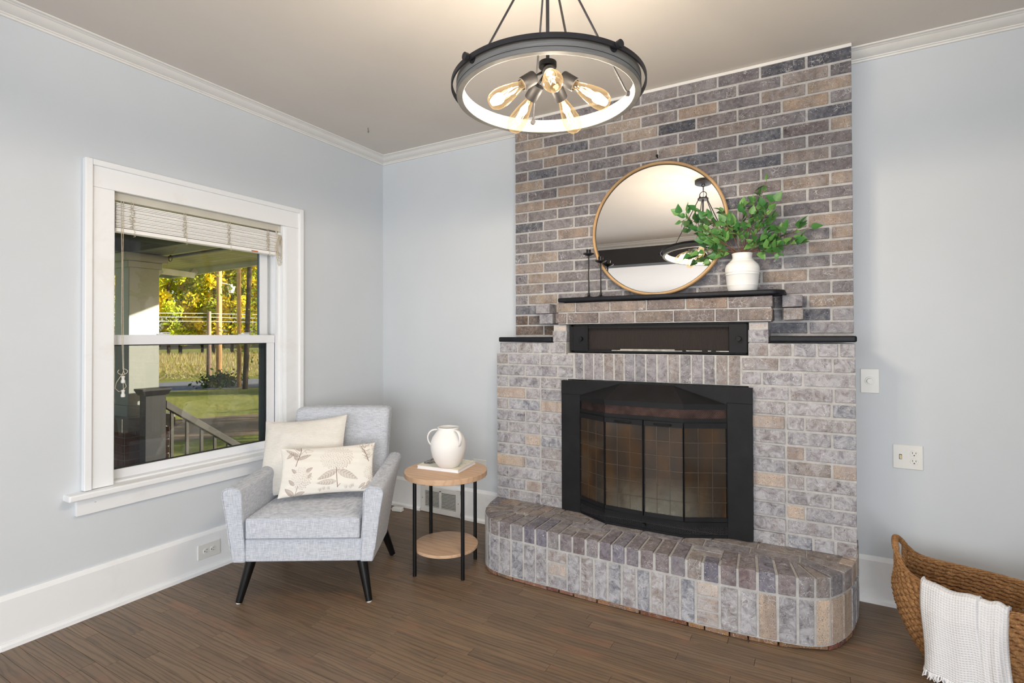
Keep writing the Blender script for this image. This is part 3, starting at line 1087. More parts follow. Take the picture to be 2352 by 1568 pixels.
# wire hook in the ceiling near the corner
m = MB().tube([(0.385, -0.55, 2.74), (0.385, -0.55, 2.728), (0.388, -0.55, 2.722), (0.392, -0.55, 2.715), (0.388, -0.55, 2.707), (0.382, -0.55, 2.712), (0.383, -0.55, 2.719)], 0.0016, 6)
tag(m.build('ceiling_hook', 'chandelier_metal', None, smooth=60), 'tiny wire hook screwed into the ceiling near the room corner', 'hook')
m = MB().cyl((2.241, -0.150, 2.336), (2.243, -0.176, 2.342), 0.0035, n=10).cyl((2.243, -0.174, 2.3415), (2.243, -0.180, 2.3425), 0.007, n=12)
tag(m.build('wall_nail', 'black_metal', None, smooth=40), 'dark nail in the brick just above the round mirror', 'nail')

# ================================================================== MASONRY
BR = random.Random(5)
PAL = {
    'P': [(110, 104, 107), (102, 96, 100), (117, 110, 111), (97, 92, 96), (108, 100, 100)],
    'D': [(88, 82, 86), (94, 87, 90), (82, 77, 81), (97, 85, 84)],
    'N': [(60, 65, 78), (68, 72, 84), (56, 60, 72)],
    'T': [(154, 134, 114), (146, 127, 110), (138, 119, 104), (158, 140, 120)],
    'M': [(132, 117, 106), (124, 111, 102), (118, 106, 101)],
    'S': [(88, 64, 40), (98, 72, 44), (78, 58, 42)],
    'L': [(186, 166, 147), (196, 176, 155), (178, 158, 141)],
    'G': [(120, 114, 120), (112, 107, 115), (128, 122, 124), (102, 98, 107), (122, 112, 111)],
    'V': [(92, 82, 94), (101, 88, 92), (86, 83, 103), (100, 82, 84)],
    'B': [(86, 94, 110), (80, 86, 100)],
    'R': [(126, 72, 54), (112, 64, 50), (136, 86, 58)],
    'O': [(156, 116, 76), (138, 100, 66)],
}


def put_brick(parent, x0, x1, y0, y1, z0, z1, code, wash, prot=0.0, g=0.0058, name='brick', jit=0.0012, c=0.0022):
    """brick between joint centre lines; front at y0 (toward the room)"""
    cx, cy, cz = (x0 + x1) / 2, (y0 + y1) / 2, (z0 + z1) / 2
    hx, hy, hz = (x1 - x0) / 2 - g, (y1 - y0) / 2, (z1 - z0) / 2 - g
    mb = MB().chex([(-hx, -hy - prot, -hz), (hx, -hy - prot, -hz), (hx, hy, -hz), (-hx, hy, -hz)],
                   [(-hx, -hy - prot, hz), (hx, -hy - prot, hz), (hx, hy, hz), (-hx, hy, hz)], c, jit, BR)
    me = mb.mesh(name)
    me.materials.append(MATS['brick'])
    o = link_mesh(name, me, (cx, cy, cz), parent)
    r, gg, b = BR.choice(PAL[code])
    k = BR.uniform(0.92, 1.08)
    o.color = (lin(r) * k, lin(gg) * k, lin(b) * k, min(1, max(0, wash + BR.uniform(-0.08, 0.08))))
    return o


def paint_brick(o, code, wash):
    r, gg, b = BR.choice(PAL[code])
    k = BR.uniform(0.92, 1.08)
    o.color = (lin(r) * k, lin(gg) * k, lin(b) * k, min(1, max(0, wash + BR.uniform(-0.08, 0.08))))


# ---- chimney breast
CB0, CB1 = 1.306, 3.177
cb = empty('chimney_breast', (2.241, -0.075, 1.32), 'grey and tan brick chimney breast rising from the mantel to the ceiling', 'chimney')
MB().box(CB0 + 0.002, -0.1465, 1.30, CB1 - 0.002, -0.002, 2.7385).build('mortar', 'mortar', cb)
PITCH = 0.2108
RH = 0.06675
ZB = 1.325
navy = {(0, 7), (0, 8), (3, 2), (3, 5), (4, 8), (5, 1), (5, 7), (6, 5), (7, 7), (10, 0), (10, 6), (18, 0), (19, 8), (20, 7)}
tan = {(1, 8), (1, 1), (1, 4), (1, 2), (2, 2), (2, 3), (2, 5), (2, 7), (2, 8), (3, 1), (3, 4), (3, 8), (4, 1), (4, 6), (5, 4), (5, 5), (5, 9), (6, 0), (6, 2), (7, 2), (8, 0),
       (8, 1), (9, 8), (9, 9), (11, 2), (12, 8), (13, 1), (13, 9), (14, 0), (14, 8), (15, 1), (16, 0), (16, 7), (16, 8), (17, 1), (18, 8), (2, 0), (1, 0)}
soot = {(19, 0), (19, 1), (20, 0), (20, 1)}
for r in range(21):
    z1 = ZB + RH * (21 - r)
    z0 = z1 - RH
    if r == 0:
        z1 = 2.738
    if r % 2 == 0:
        J = [CB0 - 0.005] + [1.51 + PITCH * k for k in range(8)] + [CB1 + 0.005]
    else:
        J = [CB0 - 0.005] + [1.398 + PITCH * k for k in range(9)] + [CB1 + 0.005]
    for i in range(len(J) - 1):
        if r >= 18 and J[i] > 1.70 and J[i + 1] < 2.80:
            continue    # behind the mantel
        w = 0.22
        if (r, i) in navy:
            cde, w = 'N', 0.16
        elif (r, i) in soot:
            cde, w = 'S', 0.06
        elif (r, i) in tan:
            cde = BR.choice('TTM')
        else:
            cde = BR.choice('PPPPPDDMP')
        if r >= 19 and i > 3 and cde != 'N':
            cde, w = 'G', 0.5
        if r >= 12:
            w += 0.10
        dz = BR.uniform(-0.001, 0.001)
        put_brick(cb, J[i], J[i + 1], -0.151, -0.10, z0 + dz, z1 + dz, cde, w, BR.uniform(-0.001, 0.0015))
structure(MB().box(CB0 + 0.001, -0.156, 2.7215, CB1 + 0.001, -0.10, 2.739).build('trim_6', 'crown_paint', bevel=0.003))

# ---- hearth
def catmull(P, n=6):
    out = []
    for i in range(len(P) - 1):
        p0 = P[max(i - 1, 0)]; p1 = P[i]; p2 = P[i + 1]; p3 = P[min(i + 2, len(P) - 1)]
        for k in range(n):
            t_ = k / n
            out.append(tuple(0.5 * ((2 * p1[j]) + (-p0[j] + p2[j]) * t_ + (2 * p0[j] - 5 * p1[j] + 4 * p2[j] - p3[j]) * t_ ** 2
                                    + (-p0[j] + 3 * p1[j] - 3 * p2[j] + p3[j]) * t_ ** 3) for j in range(2)))
    out.append(P[-1])
    return out


HZ = 0.305
he = empty('raised_hearth', (2.2, -0.35, 0), 'raised whitewashed brick hearth with rounded ends on the wooden floor', 'hearth')
OUT = [(1.252, -0.02), (1.254, -0.18), (1.262, -0.32), (1.280, -0.437), (1.314, -0.541), (1.359, -0.616), (1.420, -0.662), (1.495, -0.682), (1.573, -0.690),
       (1.652, -0.692), (1.79, -0.694), (2.00, -0.695), (2.28, -0.695), (2.50, -0.692), (2.64, -0.686), (2.79, -0.675), (2.942, -0.652), (3.008, -0.628), (3.064, -0.588),
       (3.111, -0.515), (3.149, -0.422), (3.172, -0.30), (3.186, -0.17), (3.194, -0.02)]
SM = catmull(OUT, 8)
core = MB()
ins = []
for i, p in enumerate(SM):
    a = SM[max(i - 1, 0)]; b = SM[min(i + 1, len(SM) - 1)]
    tx, ty = b[0] - a[0], b[1] - a[1]
    L = math.hypot(tx, ty)
    ins.append((p[0] - ty / L * 0.005, p[1] + tx / L * 0.005))
core.prism([(SM[0][0] + 0.005, -0.003)] + ins + [(SM[-1][0] - 0.005, -0.003)], 0.020, HZ - 0.004)
core.build('mortar', 'mortar', he)


def frame_at(p):
    """nearest outline point with tangent and inward normal"""
    bi = min(range(len(SM)), key=lambda i: (SM[i][0] - p[0]) ** 2 + (SM[i][1] - p[1]) ** 2)
    a = SM[max(bi - 1, 0)]; b = SM[min(bi + 1, len(SM) - 1)]
    tx, ty = b[0] - a[0], b[1] - a[1]
    L = math.hypot(tx, ty)
    return (tx / L, ty / L), (-ty / L, tx / L)


def wedge(parent, A, B, depth, z0, z1, code, wash, prot=0.0, gap=0.0062, gz=0.0058, name='brick', inset=0.0, top=False, c=0.0022, jit=0.001):
    (ta, na), (tb, nb) = frame_at(A), frame_at(B)
    mx, my = (A[0] + B[0]) / 2, (A[1] + B[1]) / 2
    mz = (z0 + z1) / 2
    def P(p, t_, n_, s, d):
        return (p[0] + t_[0] * s + n_[0] * d - mx, p[1] + t_[1] * s + n_[1] * d - my)
    f0 = P(A, ta, na, gap, -prot + inset)
    f1 = P(B, tb, nb, -gap, -prot + inset)
    b1 = P(B, tb, nb, -gap, depth)
    b0 = P(A, ta, na, gap, depth)
    # keep the back edge from crossing on tight curves
    if (b1[0] - b0[0]) * (f1[0] - f0[0]) + (b1[1] - b0[1]) * (f1[1] - f0[1]) < 0:
        b0 = b1 = ((b0[0] + b1[0]) / 2, (b0[1] + b1[1]) / 2)
        b0 = (b0[0] - ta[0] * 0.006, b0[1] - ta[1] * 0.006)
        b1 = (b1[0] + tb[0] * 0.006, b1[1] + tb[1] * 0.006)
    zz0, zz1 = z0 + gz - mz, z1 - (0 if top else gz) - mz
    mb = MB().chex([(*f0, zz0), (*f1, zz0), (*b1, zz0), (*b0, zz0)], [(*f0, zz1), (*f1, zz1), (*b1, zz1), (*b0, zz1)], c, jit, BR)
    me = mb.mesh(name)
    me.materials.append(MATS['brick'])
    o = link_mesh(name, me, (mx, my, mz), parent)
    paint_brick(o, code, wash)
    return o


def onfront(x):
    best = min(SM, key=lambda q: abs(q[0] - x) + (0 if q[1] < -0.6 else 9))
    return (x, best[1])


LEFT = [(1.253, -0.06), (1.254, -0.135), (1.257, -0.21), (1.261, -0.285), (1.268, -0.36), (1.284, -0.44), (1.309, -0.515), (1.352, -0.590), (1.424, -0.663), (1.495, -0.682), (1.573, -0.690)]
RIGHT = [(3.008, -0.628), (3.064, -0.588), (3.111, -0.515), (3.147, -0.427), (3.166, -0.345), (3.178, -0.27), (3.184, -0.195), (3.189, -0.12), (3.193, -0.045)]
UX = [1.652, 1.724, 1.794, 1.863, 1.935, 2.008, 2.077, 2.144, 2.214, 2.281, 2.351, 2.423, 2.496, 2.567, 2.638, 2.711, 2.790, 2.865, 2.942]
LX = [1.652, 1.724, 1.793, 1.907, 1.979, 2.051, 2.122, 2.193, 2.266, 2.332, 2.398, 2.468, 2.537, 2.638, 2.717, 2.791, 2.868, 2.942]
UJ = LEFT + [onfront(x) for x in UX] + RIGHT
LJ = LEFT + [onfront(x) for x in LX] + RIGHT
ucode = 'GPGPGGPGGPPGPGPPGGBPGDGDDDBPPMBDPDDMMLLGDGGGG'
for i in range(len(UJ) - 1):
    A, B = UJ[i], UJ[i + 1]
    mxx = (A[0] + B[0]) / 2
    front = 1.56 < mxx < 2.95
    dep = 0.19
    if not front:
        dep = 0.16
    if mxx < 1.29 or mxx > 3.15:
        dep = 0.055
    if 1.86 < mxx < 2.08 or 2.50 < mxx < 2.64:
        dep = 0.075
    cde = BR.choice('VVVP') if 9 < i < 32 and BR.random() < 0.75 else BR.choice('GPVM')
    if 33 <= i <= 35:
        cde = 'L'
    wedge(he, A, B, dep, 0.218, HZ + 0.004, cde, 0.30, BR.uniform(-0.001, 0.002), top=True)
lower = 'G' * 60
for i in range(len(LJ) - 1):
    A, B = LJ[i], LJ[i + 1]
    mxx = (A[0] + B[0]) / 2
    if (1.79 < mxx < 1.91) or (2.53 < mxx < 2.64):
        for q in range(3):
            wedge(he, A, B, 0.06, 0.022 + q * 0.0655, 0.022 + (q + 1) * 0.0655, BR.choice('GGPLT'), 0.62)
        continue
    cde = BR.choice('GGPGMPB')
    w = 0.74
    if abs(mxx - 2.30) < 0.04 or abs(mxx - 2.16) < 0.04:
        cde = 'B'
    if abs(mxx - 2.37) < 0.03 or abs(mxx - 2.43) < 0.03:
        cde = 'M'
    if 2.80 < mxx < 2.86 or 3.01 < mxx < 3.04 or 3.07 < mxx < 3.145:
        cde, w = 'L', 0.15
    wedge(he, A, B, 0.06, 0.020, 0.218, cde, w, BR.uniform(-0.001, 0.002))
# small stretchers behind the shallow headers (the repaired patches) and the rows behind the cap course
def top_brick(x0, x1, y0, y1, code='G', w=0.42):
    return put_brick(he, x0, x1, y0, y1, 0.25, HZ + 0.007, code, w, 0, 0.0045)


for (a, b) in ((1.863, 2.075), (2.496, 2.64)):
    top_brick(a, b, -0.625 + 0.004, -0.562, BR.choice('GM'), 0.5)
    top_brick(a, b, -0.558, -0.500, BR.choice('GP'), 0.5)
xx = 1.36
yb0, yb1 = -0.497, -0.408
k = 0
while xx < 3.09:
    w_ = 0.072 if xx < 1.66 else (0.205 if k % 3 else 0.10)
    x2 = min(xx + w_, 3.10)
    top_brick(xx, x2, yb0, yb1, BR.choice('GMPG') if xx > 1.7 else BR.choice('MMT'), 0.35)
    xx = x2
    k += 1
xx = 1.31
while xx < 3.13:
    w_ = 0.072 if xx < 1.70 else 0.205
    x2 = min(xx + w_, 3.145)
    top_brick(xx, x2, yb1 + 0.002, -0.318, BR.choice('MMGT'), 0.3)
    xx = x2
# bare broken bricks under the whitewashed facing
acc = 0
cur = [SM[20]]
base_pts = []
for i in range(0, len(SM) - 1):
    base_pts.append(SM[i])
seg = [base_pts[0]]
L = 0
last = base_pts[0]
target = 0.2
for p in base_pts[1:]:
    L += math.hypot(p[0] - last[0], p[1] - last[1])
    last = p
    if L >= target:
        seg.append(p)
        L = 0
        target = BR.choice((0.2, 0.2, 0.065, 0.10)) if 1.4 < p[0] < 2.95 else 0.06
for i in range(len(seg) - 1):
    o = wedge(he, seg[i], seg[i + 1], 0.06, 0.0015, 0.0215, 'R' if BR.random() < 0.55 else 'O', 0.02, 0.0, 0.003, 0.0, 'base_brick', inset=0.002 + BR.uniform(0, 0.004), c=0.003, jit=0.0022)

# ---- surround, pillars, mantel, shelves
fp = empty('brick_fireplace', (2.22, -0.16, 0.30), 'whitewashed brick fireplace surround with soldier-brick lintel, brick mantel and black slabs', 'fireplace')
LF = -0.310
MY = -0.3055
m = MB()
m.box(1.257, MY, 0.300, 1.745, -0.003, 1.214).box(2.725, MY, 0.300, 3.174, -0.003, 1.214)
m.box(1.745, MY, 1.070, 2.725, -0.003, 1.222)
m.box(1.279, MY, 1.214, 1.735, -0.152, 1.283).box(2.725, MY, 1.214, 3.174, -0.152, 1.283)
m.box(1.650, -0.296, 1.283, 1.732, -0.152, 1.388).box(2.727, -0.296, 1.283, 2.813, -0.152, 1.388)
m.box(1.690, -0.314, 1.392, 2.828, -0.152, 1.516)
m.build('mortar', 'mortar', fp)
Z0, RB = 0.300, 0.0705
side_l = {0: [1.253, 1.343, 1.565, 1.745], 1: [1.253, 1.463, 1.568, 1.745]}
side_r = {0: [2.725, 2.890, 3.079, 3.179], 1: [2.725, 2.888, 2.968, 3.179]}
tanL = {(9, 0), (8, 2), (5, 1), (1, 1), (3, 0)}
tanR = {(5, 2), (2, 1), (8, 0), (6, 1), (4, 0)}
for k in range(14):
    z0, z1 = Z0 + RB * k, Z0 + RB * (k + 1)
    if k == 13:
        z1 = 1.286
    lj = side_l[0 if k % 2 == 0 else 1]
    rj = side_r[1 if k % 2 == 0 else 0]
    if k == 0:
        rj = [2.725, 2.888, 3.00, 3.09, 3.179]
    if k == 11:
        lj, rj = [1.253, 1.46, 1.681, 1.783], [2.690, 2.785, 2.963, 3.179]
    if k == 12:
        lj, rj = [1.253, 1.34, 1.562, 1.783], [2.690, 2.861, 3.084, 3.179]
    if k == 13:
        lj, rj = [1.276, 1.408, 1.515, 1.63, 1.735], [2.722, 2.817, 2.92, 3.02, 3.11, 3.179]
    if k == 10:
        rj = [2.725, 2.905, 3.087, 3.179]
    for side, J in ((0, lj), (1, rj)):
        for i in range(len(J) - 1):
            cde = BR.choice('GGGGPGB' if BR.random() < 0.5 else 'GGPG')
            w = 0.74
            if side == 0 and (k, i) in tanL or side == 1 and (k, i) in tanR:
                cde, w = 'L', 0.30
            elif BR.random() < 0.14:
                cde, w = 'M', 0.6
            inner = (side == 0 and i == len(J) - 2) or (side == 1 and i == 0)
            pr = BR.uniform(-0.001, 0.002)
            gz = 0.0048
            if inner and k < 10:
                pr = 0.006 + BR.uniform(-0.005, 0.004)
            put_brick(fp, J[i] , J[i + 1] , LF, -0.25, z0, z1, cde, w, pr)
# soldier course over the firebox
ns = 15
for i in range(ns):
    a = 1.786 + (2.690 - 1.786) * i / ns
    b = 1.786 + (2.690 - 1.786) * (i + 1) / ns
    put_brick(fp, a, b, LF + 0.002, -0.25, 1.068, 1.224, BR.choice('MGGPM'), 0.42, BR.uniform(-0.002, 0.002), 0.004)
# pillars under the mantel
for (a, b) in ((1.645, 1.737), (2.722, 2.817)):
    put_brick(fp, a, b, -0.302, -0.160, 1.287, 1.352, 'G', 0.75, 0, 0.001)
    put_brick(fp, a + 0.004, b - 0.004, -0.296, -0.165, 1.352, 1.390, 'L', 0.85, 0, 0.001, c=0.008)
# mantel courses
zz = [1.393, 1.459, 1.5205]
rows = [[1.673, 1.745, 1.945, 2.152, 2.360, 2.570, 2.680, 2.8335], [1.680, 1.800, 2.008, 2.216, 2.424, 2.632, 2.8355]]
for r in range(2):
    for i in range(len(rows[r]) - 1):
        x0, x1 = rows[r][i], rows[r][i + 1]
        if i == 0:
            x0 -= 0.004
        if i == len(rows[r]) - 2:
            x1 += 0.004
        put_brick(fp, x0, x1, -0.320, -0.158, zz[r], zz[r + 1], BR.choice('MMTM'), 0.16, 0.001, 0.0042)
# corbel blocks
cbz = [(1.463, 1.521), (1.400, 1.459)]
for (a, b, z0, z1, cd_) in ((1.506, 1.600, 1.462, 1.521, 'G'), (1.530, 1.620, 1.398, 1.459, 'G'), (2.873, 2.962, 1.462, 1.521, 'G'), (2.878, 2.965, 1.398, 1.457, 'M')):
    put_brick(fp, a, b, -0.250, -0.152, z0, z1, cd_, 0.5, 0, 0.0005, name='corbel_brick')

# black slabs
def slab(name, poly, z0, z1, label):
    o = MB().prism(poly, z0, z1).build(name, 'slate_slab', fp, bevel=0.009, seg=3)
    o['label'] = label
    return o


def rounded(x0, x1, y0, y1, r):
    P = []
    for a in np.linspace(-PI, -PI / 2, 6):
        P.append((x0 + 0.008 + 0.008 * math.cos(a), y0 + 0.008 + 0.008 * math.sin(a)))
    for a in np.linspace(-PI / 2, 0, 8):
        P.append((x1 - r + r * math.cos(a), y0 + r + r * math.sin(a)))
    return P + [(x1, y1), (x0, y1)]


slab('mantel_slab', rounded(1.698, 2.890, -0.345, -0.152, 0.07), 1.521, 1.5455, 'black slab capping the brick mantel')
slab('shelf_slab', rounded(1.279, 1.646, -0.325, -0.152, 0.008), 1.287, 1.317, 'black side shelf left of the mantel')
slab('shelf_slab', rounded(2.818, 3.180, -0.325, -0.152, 0.012), 1.290, 1.319, 'black side shelf right of the mantel')

# black register box in the surround between pillars
hb = empty('heat_register', (2.245, -0.28, 1.228), 'black metal heat register with brown mesh under the brick mantel', 'vent')
m = MB().box(1.750, -0.286, 1.230, 1.775 + 0.006, -0.20, 1.386).box(2.712, -0.286, 1.230, 2.722, -0.20, 1.386).box(1.76, -0.286, 1.228, 2.72, -0.20, 1.236).box(1.76, -0.286, 1.378, 2.72, -0.20, 1.3865)
m.build('register_frame', 'stove_black', hb)
for (a, b, xk) in ((1.776, 1.868, 1.828), (2.632, 2.718, 2.680)):
    o = MB().box(a, -0.296, 1.234, b, -0.286, 1.382).build('end_plate', 'stove_black', hb, bevel=0.002, seg=1)
    MB().cyl((xk, -0.294, 1.306), (xk, -0.306, 1.306), 0.006, n=12).cyl((xk, -0.304, 1.306), (xk, -0.318, 1.306), 0.013, 0.0115, 20).build('knob', 'stove_dark', o, smooth=40)
t = NT('brown_mesh')
v = t.coords('Object')
wv = t.n('ShaderNodeTexWave', _wave_type='BANDS', _bands_direction='X', Scale=55.0, Distortion=1.5)
t.t.links.new(v, wv.inputs['Vector'])
t.bsdf(t.mix(wv.outputs['Fac'], C3(26, 20, 18), C3(48, 37, 32)), 0.75, t.bump(wv.outputs['Fac'], 0.6, 0.002))
MB().box(1.866, -0.268, 1.240, 2.634, -0.262, 1.376).build('mesh_screen', 'brown_mesh', hb)['label'] = 'dark brown woven mesh'
simple('peeling_white', (206, 204, 196), 0.7, 0.2, 40)
m = MB()
for (a, b) in ((1.985, 2.632),):
    m.box(a, -0.2895, 1.3665, b, -0.286, 1.3745)
for (a, b) in ((1.88, 1.905), (1.925, 1.978)):
    m.box(a, -0.2895, 1.3675, b, -0.286, 1.371)
for (a, b, c) in ((2.01, 2.40, 1.2385), (2.06, 2.36, 1.2445), (2.42, 2.50, 1.240), (2.53, 2.545, 1.240), (2.57, 2.632, 1.2395)):
    m.box(a, -0.2915, c, b, -0.2865, c + 0.0035)
m.build('peeling_strip', 'peeling_white', hb)['label'] = 'peeling white paint strips'
MB().box(1.868, -0.290, 1.236, 2.632, -0.270, 1.2445).box(1.868, -0.290, 1.366, 2.632, -0.270, 1.378).build('register_rail', 'stove_dark', hb)

# ================================================================== STOVE INSERT
st = empty('fireplace_insert', (2.235, -0.35, HZ), 'black metal fireplace insert with bowed smoky glass doors', 'fireplace insert')
B = 'stove_black'
zb, zt = 0.3135, 1.064
xl, xr = 1.722, 2.744
il, ir = 1.838, 2.628
fy0, fy1 = -0.348, -0.322
m = MB().box(xl, fy0, zb, il, fy1, 0.985).box(ir, fy0, zb, xr, fy1, 0.985).box(xl, fy0 - 0.002, 0.985, xr, fy1, zt)
m.box(xl, fy1, zb, xl + 0.006, -0.30, zt).box(xr - 0.006, fy1, zb, xr, -0.30, zt)
m.build('surround_panel', B, st, bevel=0.0015, seg=1)
A_, B_, C_, D_, E_ = (il, -0.350), (2.020, -0.447), (2.236, -0.459), (2.437, -0.447), (ir, -0.350)
bay = [A_, B_, C_, D_, E_]
bay3 = [A_, B_, D_, E_]
# hood
hd = MB()
top = [(1.93, -0.3505, 1.035), (2.080, -0.3505, 1.060), (2.365, -0.3505, 1.060), (2.50, -0.3505, 1.035)]
bot = [(*A_, 0.977), (*B_, 0.977), (*D_, 0.977), (*E_, 0.977)]
V = [(1.838, -0.3505, 0.985), top[1], top[2], (2.628, -0.3505, 0.985)] + bot
hd.add(V, [(0, 1, 5, 4), (1, 2, 6, 5), (2, 3, 7, 6), (4, 5, 6, 7)])
hd.add([(*A_, 0.972), (*B_, 0.972), (*D_, 0.972), (*E_, 0.972), (*A_, 0.978), (*B_, 0.978), (*D_, 0.978), (*E_, 0.978)],
       [(0, 1, 5, 4), (1, 2, 6, 5), (2, 3, 7, 6), (0, 3, 2, 1)])
hd.build('hood', B, st)


def strip(path, z0, z1, off=0.0, th=0.006):
    """vertical sheet following path"""
    m = MB()
    P = []
    n = len(path)
    for i, p in enumerate(path):
        a = path[max(i - 1, 0)]; b = path[min(i + 1, n - 1)]
        tx, ty = b[0] - a[0], b[1] - a[1]
        L = math.hypot(tx, ty)
        P.append((p[0] - ty / L * off, p[1] + tx / L * off, p[0] - ty / L * (off + th), p[1] + tx / L * (off + th)))
    for i in range(n - 1):
        p, q = P[i], P[i + 1]
        m.hexa([(p[0], p[1], z0), (q[0], q[1], z0), (q[2], q[3], z0), (p[2], p[3], z0)],
               [(p[0], p[1], z1), (q[0], q[1], z1), (q[2], q[3], z1), (p[2], p[3], z1)])
    return m


def lattice(path, z0, z1, pitch, w):
    """crossed diagonal wires : perforated sheet"""
    m = MB()
    h = z1 - z0
    for i in range(len(path) - 1):
        a, b = Vector((*path[i], 0)), Vector((*path[i + 1], 0))
        L = (b - a).length
        d = (b - a) / L
        nrm = Vector((-d.y, d.x, 0)) * 0.0015
        x = -h
        while x < L:
            for sgn in (1, -1):
                u0, u1 = (x, x + h)
                za, zb_ = (z0, z1) if sgn > 0 else (z1, z0)
                if u0 < 0:
                    za += (zb_ - za) * (0 - u0) / h
                    u0 = 0
                if u1 > L:
                    full = (zb_ - (z0 if sgn > 0 else z1))
                    zb_ = (z0 if sgn > 0 else z1) + full * (L - x) / h
                    u1 = L
                if u1 - u0 < 0.002:
                    continue
                p, q = a + d * u0, a + d * u1
                dz = w / 2
                m.add([(p.x, p.y, za - dz), (q.x, q.y, zb_ - dz), (q.x, q.y, zb_ + dz), (p.x, p.y, za + dz),
                       (p.x + nrm.x, p.y + nrm.y, za - dz), (q.x + nrm.x, q.y + nrm.y, zb_ - dz), (q.x + nrm.x, q.y + nrm.y, zb_ + dz), (p.x + nrm.x, p.y + nrm.y, za + dz)],
                      [(0, 1, 2, 3), (7, 6, 5, 4), (3, 2, 6, 7), (0, 4, 5, 1)])
            x += pitch
    return m


simple('stove_mesh', (44, 44, 48), 0.5)
# upper louvre
o = MB()
for a, b in ((0.950, 0.972), (0.890, 0.905)):
    s_ = strip(bay3, a, b, 0.002)
    o.add(s_.v, s_.f)
o.build('upper_vent_rim', B, st)
lattice([(p[0], p[1] + 0.005) for p in bay3], 0.905, 0.950, 0.0085, 0.0022).build('upper_vent_mesh', B, st)
# header above the doors
s_ = strip(bay3, 0.868, 0.890, 0.004)
s_.build('door_header', 'stove_dark', st)
# lower louvre
o = MB()
for a, b in ((0.314, 0.322), (0.366, 0.388)):
    s_ = strip(bay3, a, b, 0.002)
    o.add(s_.v, s_.f)
o.build('lower_vent_rim', B, st)
lattice([(p[0], p[1] + 0.005) for p in bay3], 0.322, 0.366, 0.0085, 0.0025).build('lower_vent_mesh', 'stove_mesh', st)
MB().cyl((2.236, -0.447, 0.343), (2.236, -0.462, 0.343), 0.009, 0.008, 16).build('vent_knob', 'stove_dark', st, smooth=40)
for za_, zb_2, yo_ in ((0.384, 0.390, 0.008), (0.884, 0.890, 0.008), (0.310, 0.314, 0.004)):
    MB().prism([(p[0], p[1] + yo_) for p in bay3], za_, zb_2).build('firebox_plate', 'stove_dark', st)
# four glass doors
simple('leaded_line', (74, 62, 50), 0.4)
simple('rusty_back', (150, 112, 100), 0.8, 0.25, 20)
simple('louvre_edge', (40, 40, 43), 0.5)
o = strip(bay3, 0.903, 0.952, 0.016, 0.002)
o.build('vent_backing', 'rusty_back', st)
zd0, zd1 = 0.392, 0.884
for i in range(4):
    a, b = Vector((*bay[i], 0)), Vector((*bay[i + 1], 0))
    L = (b - a).length
    d = (b - a) / L
    nn = Vector((d.y, -d.x, 0))   # towards the room
    g = 0.0025

    def PP(u, off, z, a=a, d=d, nn=nn):
        q = a + d * u + nn * off
        return (q.x, q.y, z)

    def bar(mb, u0, u1, z0, z1, o0, o1):
        mb.hexa([PP(u0, o1, z0), PP(u1, o1, z0), PP(u1, o0, z0), PP(u0, o0, z0)], [PP(u0, o1, z1), PP(u1, o1, z1), PP(u1, o0, z1), PP(u0, o0, z1)])

    f = MB()
    bar(f, g, L - g, zd0, zd0 + 0.020, -0.010, 0.004)
    bar(f, g, L - g, zd1 - 0.026, zd1, -0.010, 0.004)
    sa, sb = (0.0042, 0.0018) if i == 2 else ((0.0018, 0.0042) if i == 1 else (0.0018, 0.0018))
    g = 0.0012 if i in (0, 3) else g
    bar(f, g, g + sa, zd0, zd1, -0.010, 0.003)
    bar(f, L - g - sb, L - g, zd0, zd1, -0.010, 0.003)
    dr = f.build('glass_door', B, st)
    gg = MB()
    bar(gg, g + 0.004, L - g - 0.004, zd0 + 0.020, zd1 - 0.026, -0.006, -0.003)
    gg.build('door_glass', 'stove_glass', dr)
    gr = MB()
    for q in range(1, 3):
        u = g + (L - 2 * g) * q / 3
        bar(gr, u - 0.0013, u + 0.0013, zd0 + 0.020, zd1 - 0.026, -0.003, -0.0012)
    for q in range(1, 6):
        z = zd0 + 0.020 + (zd1 - zd0 - 0.046) * q / 6
        bar(gr, g, L - g, z - 0.0013, z + 0.0013, -0.003, -0.0012)
    gr.build('glass_grid', 'leaded_line', dr)
    if i in (1, 2):
        hz = zd1 - 0.014
        hm = MB().tube([PP(L * 0.28, 0.004, hz), PP(L * 0.30, 0.013, hz), PP(L * 0.68, 0.013, hz), PP(L * 0.70, 0.004, hz)], 0.0035, 8)
        hm.build('handle', 'stove_dark', dr, smooth=50)
# firebox interior
m = MB()
fx0, fx1, fyb = 1.845, 2.62, -0.03
m.box(fx0 - 0.01, -0.33, 0.314, fx0, fyb, 0.98).box(fx1, -0.33, 0.314, fx1 + 0.01, fyb, 0.98)
m.box(fx0, fyb - 0.005, 0.314, fx1, fyb, 0.98).box(fx0, -0.34, 0.97, fx1, fyb, 0.98).box(fx0, -0.34, 0.3145, fx1, fyb, 0.320)
simple('firebox_liner', (92, 80, 68), 0.9, 0.25, 6, 0.5, 50)
m.build('firebox', 'firebox_liner', st)
rr = random.Random(8)
t_ = MB()
for i in range(11):
    x = 1.93 + i * 0.06
    t_.tube([(x, -0.12, 0.325), (x, -0.13, 0.40), (x, -0.30, 0.395), (x, -0.315, 0.44)], 0.006, 6)
t_.tube([(1.90, -0.22, 0.392), (2.56, -0.22, 0.392)], 0.007, 6)
t_.build('fire_grate', 'grate_dark', st, smooth=50)
